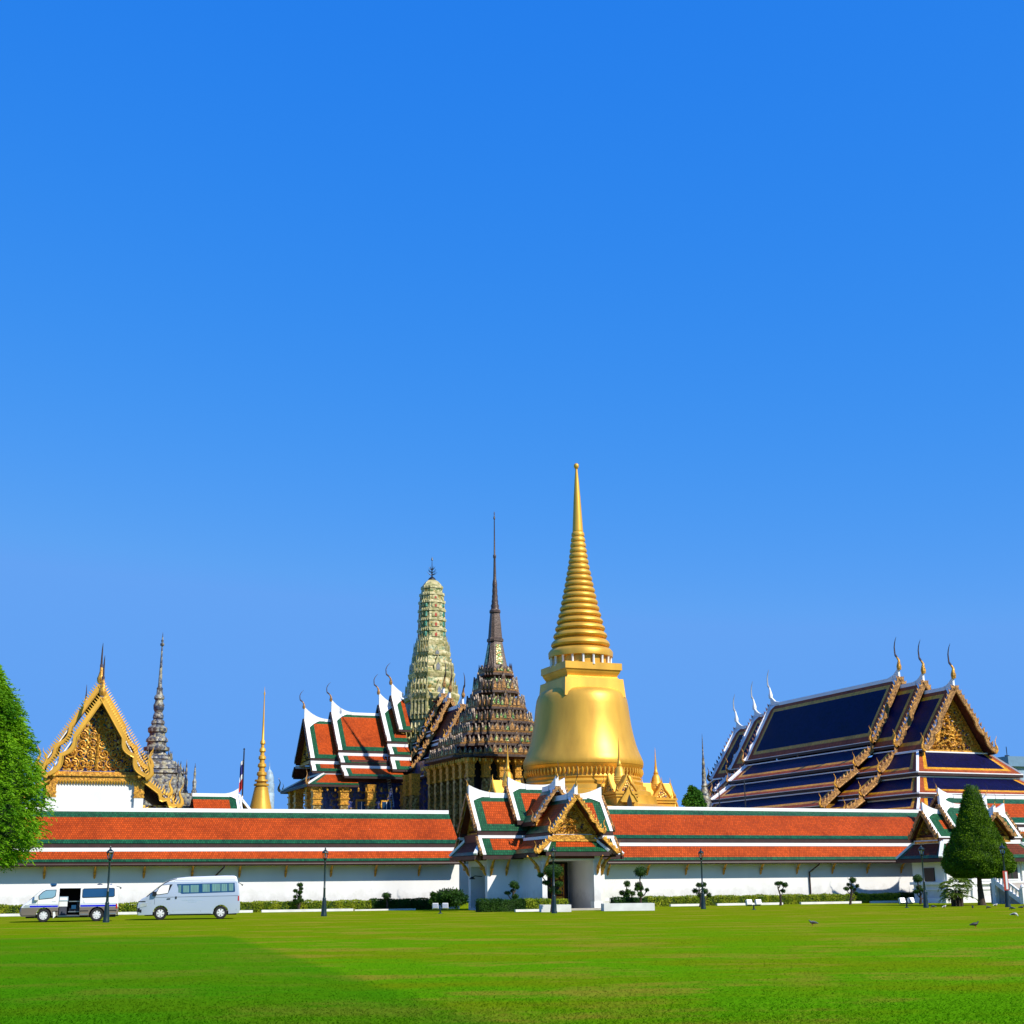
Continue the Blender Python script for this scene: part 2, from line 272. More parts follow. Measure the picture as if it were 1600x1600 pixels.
        for i in range(len(cu)-1):
            for j in range(len(cv)-1):
                if cu[i+1]-cu[i] < 1e-6 or cv[j+1]-cv[j] < 1e-6: continue
                um, vm = (cu[i]+cu[i+1])/2, (cv[j]+cv[j+1])/2; mm = field
                for (a0, a1, b0, b1, q) in reversed(rings):
                    if not (a0 < um < a1 and b0 < vm < b1): mm = q
                c = [(cu[i], cv[j]), (cu[i+1], cv[j]), (cu[i+1], cv[j+1]), (cu[i], cv[j+1])]
                s.face([pt(*k) for k in c], mm, [uvp(*k) for k in c])
    def build(s, name, parent=None, **kw):
        me = bpy.data.meshes.new(name); me.from_pydata(s.v, [], s.f)
        keys = list(dict.fromkeys(s.m)); ix = {k: i for i, k in enumerate(keys)}
        for k in keys: me.materials.append(MATS[k])
        me.polygons.foreach_set('material_index', [ix[k] for k in s.m]); me.polygons.foreach_set('use_smooth', s.s)
        if any(u is not None for u in s.u):
            ul = me.uv_layers.new(name='UVMap'); fl = []
            for f, u in zip(s.f, s.u):
                for k in range(len(f)): fl += (u[k] if u else (0, 0))
            ul.data.foreach_set('uv', fl)
        if any(s.s):
            me.update()
            try: me.set_sharp_from_angle(angle=R_(40))
            except Exception: pass
        me.update(); o = bpy.data.objects.new(name, me); COL.objects.link(o)
        if parent: o.parent = parent
        for k, v in kw.items(): o[k] = v
        return o
def tag(o, label, cat, group=None):
    o['label'] = label; o['category'] = cat
    if group: o['group'] = group
    return o
def thing(name, loc, yaw, label, cat, group=None):
    o = bpy.data.objects.new(name, None); COL.objects.link(o); o.location = loc; o.rotation_euler = (0, 0, R_(yaw)); o.empty_display_size = .5
    return tag(o, label, cat, group)
def copy_tree(o, parent=None):
    c = o.copy(); COL.objects.link(c)
    if parent: c.parent = parent
    for ch in list(o.children): copy_tree(ch, c)
    return c
def frame(u, v, Y, yaw):
    p = at(u, v, Y); return Vector((p.x, Y, 0)), yaw
def zr_prof(u0, Y, lst):
    """measured (image row, half width) pairs of an upright round thing at distance Y -> (radius, height)"""
    out = []
    for v, hw in lst:
        p, q = at(u0, v, Y), at(u0+hw, v, Y); out.append((q.x-p.x, p.z))
    return out

# ------------------------------------------------------------------ roof kit (x = along the ridge, y = across, z up)
def lerp(a, b, t): return a+(b-a)*t
def chofa(mb, base, out, h, m='gilt', curl=.22, r=1.0, tip='bronze'):
    """slender bird-beak finial rising from a gable apex; out = unit vector away from the ridge"""
    out = Vector(out); b = Vector(base)
    path = [(0, -.06, .050), (.0, 0, .062), (.0, .06, .066), (-.0, .14, .046), (.02*1, .24, .030), (.08*curl/.22, .34, .026), (.17*curl/.22, .42, .030), (.20*curl/.22, .46, .020), (curl*.95, .56, .019), (curl*.98, .68, .016), (curl*.80, .80, .013), (curl*.5, .91, .009), (curl*.12, 1.0, .003)]
    pts = [b+out*(o*h)+Vector((0, 0, z*h)) for o, z, _ in path]; rad = [q*h*r*.88 for *_, q in path]
    mb.tube(pts[:6], rad[:6], 8, m); mb.tube(pts[5:], rad[5:], 6, tip)
    mb.tube([pts[6], pts[6]+out*(.05*h)-Vector((0, 0, .025*h))], [.018*h*r, .004*h], 5, tip)
def flame(mb, p, out, h, m='gilt', t=.5):
    """naga-head hook at the foot of a barge board: a curling flame with a smaller one behind it"""
    p = Vector(p); out = Vector(out)
    for k, (s, o0) in enumerate(((1.0, 0), (.55, -.28))):
        path = [(0, -.10, .17), (.12, -.05, .18), (.22, .08, .17), (.20, .25, .13), (.12, .42, .09), (.08, .58, .07), (.13, .72, .05), (.22, .86, .03), (.24, 1.0, .006)]
        mb.tube([p+out*((o*s+o0)*h)+Vector((0, 0, z*h*s)) for o, z, _ in path], [q*h*s*.62 for *_, q in path], 6, m, flat=t)
def rake(mb, x, p0, p1, sg, m, w=.34, th=.16, teeth=.42, wavy=False, outm=None, tooth_m=None, tooth_h=.75, amp=1.0):
    """one barge board in the gable plane x, from (y,z)=p0 down to p1 on side sg"""
    a, b = Vector((0, sg*p0[0], p0[1])), Vector((0, sg*p1[0], p1[1])); L = (b-a).length; d = (b-a)/L; nrm = Vector((0, -d.z*sg, d.y*sg)); nrm = nrm if nrm.z > 0 else -nrm
    n = max(4, int(L/.25)); cen = []
    for k in range(n+1):
        t = k/n; off = 0
        if wavy and t > .5: q = (t-.5)/.5; off = -.55*w*amp*abs(math.sin(q*math.pi*2))*1.2*(1-.2*q)+.15*w
        cen.append(a+d*(L*t)+nrm*off)
    X = Vector((x, 0, 0)); ex = Vector((th/2, 0, 0))
    for k in range(n):
        p, q = cen[k]+X, cen[k+1]+X; up0 = nrm*(w*.5)
        i = [mb.add(o) for o in (p-up0-ex, q-up0-ex, q+up0-ex, p+up0-ex, p-up0+ex, q-up0+ex, q+up0+ex, p+up0+ex)]
        for f in ((0, 3, 2, 1), (4, 5, 6, 7), (0, 1, 5, 4), (3, 7, 6, 2), (0, 4, 7, 3), (1, 2, 6, 5)): mb.fi([i[z] for z in f], m)
        if outm:   # thin raised moulding along the board's lower edge
            mb.tube([cen[k]+X-up0*1.0+Vector((outm, 0, 0))*th*.6, cen[k+1]+X-up0*1.0+Vector((outm, 0, 0))*th*.6], w*.16, 5, m, sm=False)
    if teeth:
        c = int(L/teeth)
        for k in range(c):
            t = (k+.3)/c; base = a+d*(L*t)+X+nrm*(w*.38); tw = teeth*.62; hgt = w*tooth_h
            lean = -d*teeth*.35
            i = [mb.add(o) for o in (base-ex*.8, base+d*tw-ex*.8, base+d*tw+ex*.8, base+ex*.8, base+nrm*hgt+lean*.2)]
            for f in ((0, 1, 4), (1, 2, 4), (2, 3, 4), (3, 0, 4)): mb.fi([i[z] for z in f], tooth_m or m)
    return b+X
def ridge_cap(mb, x0, x1, z, e0, e1, H, Ls, m='white', th=.17, drop=.35):
    """the white crest with its ends swept up into horns"""
    n = 26; top = []
    for k in range(n+1):
        x = lerp(x0, x1, k/n); zz = z+.14
        if e0: zz += H*max(0, 1-(x-x0)/Ls)**2.3
        if e1: zz += H*max(0, 1-(x1-x)/Ls)**2.3
        top.append((x, zz))
    for k in range(n):
        (xa, za), (xb, zb) = top[k], top[k+1]
        ta = th*(1 if za < z+.2 else .8); i = [mb.add(p) for p in ((xa, -ta, z-drop), (xb, -ta, z-drop), (xb, -ta*.8, zb), (xa, -ta*.8, za), (xa, ta, z-drop), (xb, ta, z-drop), (xb, ta*.8, zb), (xa, ta*.8, za))]
        for f in ((0, 1, 2, 3), (7, 6, 5, 4), (3, 2, 6, 7)): mb.fi([i[q] for q in f], m)
        if k == 0: mb.fi([i[0], i[3], i[7], i[4]], m)
        if k == n-1: mb.fi([i[1], i[5], i[6], i[2]], m)
class Roof:
    """collects the meshes of one tiled, gabled roof; M places it in its building"""
    def __init__(s, M): s.M = M; s.new(); s.segs = []
    def new(s): s.t = MB(s.M); s.w = MB(s.M); s.d = MB(s.M); s.g = MB(s.M); s.extra = []; s.ped = []
    def flush(s):
        if s.t.f or s.g.f or s.d.f or s.w.f: s.segs.append((s.t, s.w, s.d, s.g, s.extra, s.ped)); s.new()
    def seg(s, x0, x1, rz, tiers, style, e0=None, e1=None, horn=.9, Ls=2.6, verge=.27, ridge=True, sides=(-1, 1)):
        """tiers: [(y_in,z_in,y_out,z_out)], first one from the ridge. e0/e1: None or dict of end options"""
        s.flush(); st = STY[style]
        for ti, (yi, zi, yo, zo) in enumerate(tiers):
            L = math.hypot(yo-yi, zi-zo)
            for sg in sides:
                bo = []
                for bi, (wd, mm) in enumerate(st['borders']):
                    ex = verge if bi == 0 else 0
                    bo.append((wd*st.get('side', 1)+ex if e0 else 0, wd*st.get('side', 1)+ex if e1 else 0, (wd if ti == 0 else wd*st.get('skirt_top', 0)), wd*st.get('bot', 1) if ti == 0 else wd*st.get('skirt', .8), mm))
                P = [(x0, sg*yo, zo), (x1, sg*yo, zo), (x1, sg*yi, zi), (x0, sg*yi, zi)]
                if sg < 0: s.t.panel(*P, st['field'], bo)
                else: s.t.panel(P[1], P[0], P[3], P[2], st['field'], [(r, l, t, b, m) for l, r, t, b, m in bo])
                off = Vector((0, -sg*(zi-zo)/L*.16, -(yo-yi)/L*.16)); Q = [Vector(p)+off for p in P]
                s.d.face(Q if sg > 0 else Q[::-1], 'lacquer')
                # eave edge: dark fascia, thin pale line above
                s.d.beam((x0, sg*(yo-.02), zo-.17), (x1, sg*(yo-.02), zo-.17), .16, .26, 'fascia')
                if st.get('lip'): s.w.beam((x0, sg*(yo+.03), zo+.02), (x1, sg*(yo+.03), zo+.02), .12, st.get('liph', .10), 'white')
                if ti > 0: s.w.beam((x0, sg*(yi+.06), zi+.03), (x1, sg*(yi+.06), zi+.03), .16, st.get('band', .26), 'white')
                n3 = Vector((0, sg*(zi-zo)/L, (yo-yi)/L)); up = n3*.05
                for e, xe, dr in ((e0, x0, 1), (e1, x1, -1)):
                    if not e or e.get('noverge'): continue
                    vw = verge; A = Vector((xe, sg*yo, zo)); B = Vector((xe, sg*yi, zi)); X = Vector((dr*vw, 0, 0))
                    q = [A-up, A+X-up, B+X-up, B-up, A+up, A+X+up, B+X+up, B+up]; i = [s.w.add(p) for p in q]
                    for f in ((4, 5, 6, 7), (0, 3, 2, 1), (0, 4, 7, 3), (1, 2, 6, 5), (0, 1, 5, 4)): s.w.fi([i[z] for z in f], 'white')
                    if ti == 0:   # white fillet on the slope below the horn
                        n = 8; LL = Ls*.62; prev = None; sl = (A-B)/L
                        for k in range(n+1):
                            dx = vw*.9+LL*k/n; dep = .12+.9*horn*(1-k/n)**1.9
                            p, r = B+Vector((dr*dx, 0, 0))+up*.9, B+Vector((dr*dx, 0, 0))+sl*dep+up*.9
                            if prev: s.w.face([prev[1], r, p, prev[0]], 'white')
                            prev = (p, r)
        if ridge: ridge_cap(s.w, x0, x1, rz, bool(e0), bool(e1), horn, Ls)
        for e, xe, dr in ((e0, x0, -1), (e1, x1, 1)):
            if not e: continue
            out = (dr, 0, 0); bm = e.get('m', 'gilt')
            for sg in (-1, 1):
                gb = MB(s.M); s.extra.append(('barge_board', gb))
                for ti, (yi, zi, yo, zo) in enumerate(tiers[:e.get('n', 9)]):
                    end = rake(gb, xe+dr*.10, (yi, zi), (yo, zo), sg, bm, e.get('w', .34), wavy=e.get('wavy', True) and ti == 0, outm=dr if e.get('mould') else None, tooth_m=e.get('tooth', bm), teeth=e.get('teeth', .42), tooth_h=e.get('th', .75), amp=e.get('amp', 1.0))
                    flame(gb, end+Vector((0, 0, .05)), (0, sg, 0), e.get('hook', 1.0)*(1 if ti == 0 else .8), e.get('hm', bm))
            if e.get('chofa'): cb = MB(s.M); s.extra.append(('finial', cb)); chofa(cb, (xe+dr*.06, 0, rz+.14+horn*(1 if ridge else 0)*.93), out, e['chofa'], e.get('cm', 'gilt'), e.get('curl', .22), e.get('cr', 1.0), e.get('ct', 'bronze'))
            if e.get('ped'):   # recessed gable wall
                pb_ = MB(s.M); s.ped.append(pb_)
                yi, zi, yo, zo = tiers[0]; xi = xe-dr*e.get('inset', .9); k = e.get('pk', .9)
                zt = rz-.25; zb = e.get('pz', zo); bk = (rz-zb)/(rz-zo)*yo*k
                tri = [(-bk, zb), (bk, zb), (0, zt)]
                pb_.prism(tri, lambda a, b, t: (xi-dr*t, a, b), 0.0, .25, e['ped'])
                relief(pb_, xi, dr, bk*.9, zb+.15, zt-.7*(1 if rz-zb > 3 else .6), e.get('rel', 'gold_mosaic'), e.get('seed', 1), e.get('scroll', False))
                pb_.box(min(xi, xi+dr*.22), max(xi, xi+dr*.22), -bk*1.05, bk*1.05, zb-.32, zb-.06, 'gilt'); pb_.box(min(xi, xi+dr*.34), max(xi, xi+dr*.34), -bk*1.08, bk*1.08, zb-.5, zb-.34, 'gilt')
                for sg in (-1, 1): pb_.beam((xi+dr*.1, sg*bk, zb), (xi+dr*.1, 0, zt+.05), .16, .16, 'gilt', up=(1, 0, 0))
        s.flush()
    def hip(s, x0, x1, yin0, yin1, zi, yo, zo, side, style, xi, xo):
        """end skirt: from inner edge (x=xi) down to outer edge (x=xo)"""
        s.flush(); st = STY[style]; dr = 1 if xo > xi else -1
        P = [(xo, -dr*-yo, zo), (xo, dr*-yo, zo), (xi, dr*-yin0, zi), (xi, dr*yin0, zi)]
        P = [(xo, yo*dr*-1, zo), (xo, yo*dr, zo), (xi, yin0*dr, zi), (xi, yin0*dr*-1, zi)]
        bo = [(wd*.9, wd*.9, 0, wd*.8, mm) for wd, mm in st['borders']]
        s.t.panel(*P, st['field'], bo)
        off = Vector((0, 0, -.16)); Q = [Vector(p)+off for p in P]; s.d.face(Q[::-1], 'lacquer')
        s.d.beam((xo-dr*.02, -yo, zo-.17), (xo-dr*.02, yo, zo-.17), .16, .26, 'fascia')
        if st.get('lip'): s.w.beam((xo+dr*.03, -yo, zo+.02), (xo+dr*.03, yo, zo+.02), .12, .10, 'white')
        s.w.beam((xi, -yin0, zi+.03), (xi, yin0, zi+.03), .16, st.get('band', .26), 'white')
        for sg in (-1, 1): s.w.beam((xi, sg*yin0, zi+.05), (xo, sg*yo, zo+.06), .26, .16, 'white')
    def sideskirt(s, xi, xo, xend, yin, zi, yo, zo, style, sides=(-1, 1)):
        """skirt along the sides from a hipped corner (inner xi, outer xo) to xend"""
        st = STY[style]
        for sg in sides:
            s.flush(); P = [(xo, sg*yo, zo), (xend, sg*yo, zo), (xend, sg*yin, zi), (xi, sg*yin, zi)]
            if (xend > xo) == (sg > 0): P = [P[1], P[0], P[3], P[2]]; side = 1
            else: side = 0
            bo = [((0, wd*.9) if side else (wd*.9, 0))+(0, wd*.8, mm) for wd, mm in st['borders']]
            s.t.panel(*P, st['field'], bo)
            Q = [Vector(p)+Vector((0, 0, -.16)) for p in P]; s.d.face(Q[::-1], 'lacquer')
            s.d.beam((xo, sg*(yo-.02), zo-.17), (xend, sg*(yo-.02), zo-.17), .16, .26, 'fascia')
            if st.get('lip'): s.w.beam((xo, sg*(yo+.03), zo+.02), (xend, sg*(yo+.03), zo+.02), .12, .10, 'white')
            s.w.beam((xi, sg*(yin+.06), zi+.03), (xend, sg*(yin+.06), zi+.03), .16, st.get('band', .26), 'white')
    def done(s, parent, ped='pediment'):
        s.flush(); r = None
        for t, w, d, g, extra, peds in s.segs:
            r = t.build('roof', parent) if t.f else None
            if d.f: d.build('soffit', r or parent)
            if w.f: w.build('roof_ridge', r or parent)
            if g.f: g.build('eave_hook', r or parent)
            for nm, b in extra: b.build(nm, r or parent)
            for b in peds: b.build(ped, parent)
        return r
def relief(mb, x, dr, hb, z0, z1, m, seed, scroll):
    """carved scrollwork covering a triangular gable"""
    rr = random.Random(seed); H = z1-z0
    def spiral(cy, cz, r, turns=1.6, sg=1):
        n = int(14*turns); pts = []; rad = []
        for k in range(n+1):
            t = k/n; a = sg*2*math.pi*turns*t+1.57; q = r*(1-.86*t); pts.append((x+dr*(.06+.10*t), cy+q*math.cos(a), cz+q*math.sin(a))); rad.append(r*.15*(1-.4*t))
        mb.tube(pts, rad, 5, 'gilt'); mb.tube([(x, cy, cz), (x+dr*.26, cy, cz)], [r*.25, r*.10], 6, 'gilt')
    if scroll:
        rows = [(0.01, .085, (.15, .40, .65, .90)), (.165, .095, (.24, .60, .93)), (.34, .09, (.24, .68)), (.50, .075, (.32, .9)), (.63, .055, (.35,)), (.735, .04, (.3,))]
        for f, rad, ys in rows:
            for y in ys:
                for sg in (-1, 1):
                    cz = z0+H*(f+rad); cy = sg*hb*y*(1-f-rad)*1.02; spiral(cy, cz, rad*H, 1.7, sg)
        for k in range(260):
            f = rr.random()**1.5*.9; y = rr.uniform(-1, 1)*(1-f)*.93; r = .10+.08*rr.random(); mb.tube([(x, y*hb, z0+H*f), (x+dr*.13, y*hb+rr.uniform(-.1, .1), z0+H*f+rr.uniform(-.1, .15))], [r*.8, .03], 5, 'gilt' if rr.random() < .8 else 'prang_green')
        for k in range(7): mb.tube([(x+dr*.1, 0, z0+H*.1*k), (x+dr*.2, 0, z0+H*(.1*k+.09))], [H*.035*(1-k*.09), H*.02], 6, 'gilt')
        return
    N = int(130+H*hb*9)
    for k in range(N):
        f = rr.random()**1.4*.95; y = rr.uniform(-1, 1)*(1-f)*.95; cz = z0+H*f; cy = hb*y; a = rr.uniform(0, 6.28); L = H*.045*rr.uniform(.6, 1.6)
        mb.tube([(x, cy, cz), (x+dr*.18, cy+math.cos(a)*L*.5, cz+math.sin(a)*L*.5), (x+dr*.1, cy+math.cos(a+.7)*L, cz+math.sin(a+.7)*L)], [H*.018, H*.022, H*.005], 5, m if rr.random() < .5 else 'gilt')
    for k in range(14):   # a denser, higher cluster towards the centre
        a = rr.uniform(.2, 2.9); L = H*rr.uniform(.10, .2); cy = rr.uniform(-.14, .14)*hb; cz = z0+H*rr.uniform(.04, .42)
        mb.tube([(x+dr*.1, cy, cz), (x+dr*.26, cy+math.cos(a)*L*.5, cz+math.sin(a)*L*.5), (x+dr*.16, cy+math.cos(a+.6)*L, cz+math.sin(a+.6)*L)], [H*.030, H*.026, H*.006], 6, 'gilt')
STY = {
    'og': dict(field='orange_tile', borders=[(.62, 'green_tile')], side=1.0, skirt=.75, band=.20),
    'ogw': dict(field='orange_tile', borders=[(.85, 'green_tile')], side=.95, skirt=.75, band=.34, lip=True),
    'navy': dict(field='navy_tile', borders=[(.80, 'red_tile'), (.48, 'yellow_tile')], side=.9, skirt=.85, band=.13, lip=True, liph=.07),
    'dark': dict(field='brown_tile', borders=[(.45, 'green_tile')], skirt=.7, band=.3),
    'gold': dict(field='red_tile', borders=[(.4, 'green_tile')], band=.2),
}
def RZ(deg, x=0, y=0, z=0): return Matrix.Translation((x, y, z)) @ Matrix.Rotation(R_(deg), 4, 'Z')
# ------------------------------------------------------------------ ground
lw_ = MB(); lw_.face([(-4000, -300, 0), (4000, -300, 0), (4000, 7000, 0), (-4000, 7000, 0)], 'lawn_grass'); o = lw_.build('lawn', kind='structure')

# ------------------------------------------------------------------ long roofed gallery walls
STY['gal'] = dict(field='orange_tile', borders=[(.86, 'green_tile')], side=0, skirt=.34, bot=.50, band=.25)
def gallery(org, yaw, xa, xb, yc, rz, tiers, bx, pipes, label):
    t = thing('gallery', org, yaw, label, 'gallery')
    w = MB(); w.box(xa, xb, 1.0, 2*yc-1.0, -.2, tiers[1][3]+.35, 'white_wall'); w.box(xa, xb, .88, 1.0, -.2, .45, 'white_wall'); w.box(xa, xb, .92, 1.0, .45, .55, 'white'); w.build('wall', t)
    r = Roof(Matrix.Translation((0, yc, 0))); r.seg(xa, xb, rz, tiers, 'gal')
    yo = tiers[0][2]; r.d.box(xa, xb, -yo+.05, yo-.05, tiers[1][1]-.1, tiers[0][3]-.1, 'lacquer')
    r.done(t)
    g = MB(); zf = tiers[1][3]; g.tube([(xa, -.08, zf-.2), (xb, -.08, zf-.2)], .085, 8, 'fascia'); g.build('gutter', t)
    br = MB(); z0, z1 = zf-1.1, zf-.16
    br.tube([(0, 1.02, z0), (0, .93, z0+.1), (0, .86, z0+.38), (0, .62, z0+.68), (0, .22, z1)], [.035, .075, .10, .085, .05], 6, 'gilt'); br.tube([(0, .80, z0+.45), (0, .62, z0+.40), (0, .55, z0+.5)], [.06, .05, .01], 5, 'gilt')
    b0 = br.build('bracket', t); b0.location = (bx[0], 0, 0)
    for x in bx[1:]: c = b0.copy(); COL.objects.link(c); c.parent = t; c.location = (x, 0, 0)
    for x, zb in pipes:
        p = MB(); p.tube([(x+.5, -.02, zf-.2), (x+.45, .2, zf-.4), (x, .9, zf-.95), (x, .9, zb)], .06, 8, 'fascia'); p.build('downpipe', t)
    return t
mat('pale_stone', (.42, .42, .40), .6)
p = at(75, 1350, 97)
gallery((p.x, p.y, 0), 19.2, -16, 29.2, 3.9, 7.12, [(0, 7.12, 2.9, 4.70), (3.02, 4.24, 3.95, 3.44)], [-0.17+3.28*k for k in range(-4, 9)], [(11.3, 2.3)], 'long white gallery wall under orange tiled roof, behind the two parked vans')
p = at(1100, 1349, 111)
gallery((p.x, p.y, 0), 21.5, -8.2, 25.5, 4.2, 7.45, [(0, 7.45, 3.2, 5.02), (3.32, 4.52, 4.2, 3.36)], [-4.42+3.32*k for k in range(-1, 9)], [(10.0, .3)], 'long white gallery wall under orange tiled roof, running from gatehouse to the clipped cone tree')

# ------------------------------------------------------------------ gatehouse
def gatehouse(org, yaw, label, k=1.0):
    t = thing('gatehouse', org, yaw, label, 'gatehouse')
    end = dict(m='old_gilt', w=.20, teeth=.28, hook=.7, chofa=1.0, ped='lacquer', pk=.82, inset=.7, pz=5.4, rel='old_gilt', wavy=True)
    r = Roof(RZ(0, 0, 3))
    r.seg(-5.3, 5.2, 8.05, [(0, 8.05, 1.98, 5.42), (2.02, 4.98, 3.08, 3.74)], 'og', end, end, horn=.55, Ls=2.4, verge=.25)
    r.seg(-2.25, 2.25, 8.68, [(0, 8.68, 1.85, 6.15)], 'og', dict(end, ped=None, hook=.5), dict(end, ped=None, hook=.5), horn=.55, Ls=2.0, verge=.25)
    r.d.box(-5.0, 5.0, -1.8, 1.8, 3.4, 5.2, 'lacquer')
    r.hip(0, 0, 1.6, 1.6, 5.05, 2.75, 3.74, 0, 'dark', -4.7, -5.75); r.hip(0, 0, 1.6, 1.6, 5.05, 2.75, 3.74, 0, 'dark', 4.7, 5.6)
    r.done(t, 'side_gable')
    q = Roof(RZ(-90, 0, 3))
    q.seg(2.6, 7.35, 7.62, [(0, 7.62, 1.9, 5.16), (1.94, 4.78, 3.0, 3.80)], 'og', None, dict(end, m='gilt', hm='gilt', ped='gilt', pz=5.05, inset=.85, chofa=1.35, pk=.86, hook=.95, seed=3, mould=True, w=.24, rel='gold_mosaic'), horn=.62, Ls=2.2)
    q.seg(1.5, 4.0, 8.42, [(0, 8.42, 1.85, 6.0)], 'og', None, dict(end, hook=.8, ped='lacquer', pz=6.2, chofa=1.1), horn=.62, Ls=2.0)
    q.hip(0, 0, 1.5, 1.5, 4.92, 2.35, 3.86, 0, 'og', 6.4, 7.42); q.d.box(2.6, 6.6, -1.6, 1.6, 3.4, 5.0, 'lacquer')
    q.done(t)
    w = MB(); H = 3.62
    w.box(-1.4, 4.4, .95, 5.0, -.2, H, 'white_wall'); w.box(-3.7, -1.4, .95, 1.45, -.2, H, 'white_wall'); w.box(-3.7, -1.4, 4.5, 5.0, -.2, H, 'white_wall')
    for y0 in (.95, 4.5): w.box(-4.6, -3.7, y0, y0+.5, -.2, H, 'white_wall')
    w.box(-4.6, -1.4, 1.45, 4.5, 3.0, H, 'white_wall'); w.box(-4.65, -1.4, 1.45, 4.5, -.2, .12, 'white_wall')
    w.box(-2.28, -1.92, -3.55, .95, -.2, H, 'white_wall'); w.box(1.55, 2.06, -3.55, .95, -.2, H, 'white_wall'); w.box(-1.92, 1.55, -3.5, .95, 3.3, H, 'white_wall')
    for x0, x1 in ((-2.34, -1.88), (1.50, 2.12)): w.box(x0, x1, -3.62, -3.0, -.2, .55, 'white'); w.box(x0, x1, -3.60, -3.02, 3.05, 3.2, 'white')
    w.box(-4.66, -3.1, .88, .95, -.2, .5, 'white')
    w.build('wall', t)
    d = MB(); d.box(-1.9, 1.5, .9, .94, .05, 3.25, 'black'); d.box(-1.9, 1.53, -3.3, .9, .0, .06, 'stone_step'); d.build('doorway', t)
    d = MB(); d.box(-3.2, -3.1, 1.45, 4.5, .12, 3.0, 'shutter'); d.box(-3.24, -3.2, 2.9, 3.0, .12, 3.0, 'dark_wood'); d.build('recess_shade_panel', t)  # dark panel added to darken the open side recess, standing in for shade
    d = MB(M=Matrix.Translation((.18, .7, 0)) @ Matrix.Rotation(R_(-68), 4, 'Z')); d.box(0, 1.25, -.05, .05, .08, 3.1, 'lacquer')
    for z0, z1 in ((.25, .9), (1.05, 1.9), (2.05, 2.95)): d.box(.12, 1.13, -.08, -.05, z0, z1, 'gold_mosaic')
    d.box(0, 1.25, -.075, -.05, .08, .18, 'gilt'); d.box(0, .08, -.075, -.05, .18, 3.1, 'gilt'); d.box(1.17, 1.25, -.075, -.05, .18, 3.1, 'gilt'); d.build('door', t)
    d = MB(); d.box(-1.6, 1.9, -4.3, -3.65, 0, .13, 'stone_step'); d.build('step', t)
    br = MB(); br.tube([(0, 0, 0), (0, -.12, .15), (0, -.22, .5), (0, -.5, .85), (0, -1.0, 1.25)], [.04, .09, .13, .10, .05], 6, 'gilt'); br.tube([(0, -.2, .5), (0, -.42, .42), (0, -.5, .6)], [.07, .06, .01], 5, 'gilt')
    b0 = br.build('bracket', t); first = True
    for x, y, a in ((-2.1, -3.55, 0), (1.8, -3.55, 0), (2.06, -3.3, 90), (-2.28, -3.3, -90), (-4.35, .95, 0), (-3.2, .95, 0), (-4.6, 1.2, -90), (-4.6, 4.8, -90), (3.4, .95, 0), (4.2, .95, 0), (2.06, -1.2, 90)):
        c = b0 if first else b0.copy()
        if not first: COL.objects.link(c); c.parent = t
        first = False; c.location = (x, y, 2.35); c.rotation_euler = (0, 0, R_(a))
    l = MB(); l.tube([(-4.62, 2.0, 2.3), (-5.2, 1.9, 2.35), (-5.35, 1.9, 2.25)], .03, 6, 'dark_metal'); l.lathe([(.05, 2.3), (.22, 2.16), (.20, 2.12), (.03, 2.2)], 10, 'dark_metal', -5.4, 1.9); l.build('wall_lamp', t)
    return t
p = at(864, 1339, 98); g_ = gatehouse((p.x, p.y, 0), 21, 'white gatehouse with tall dark doorway and crossed orange and green tiled roofs'); g_.scale = (.960,)*3

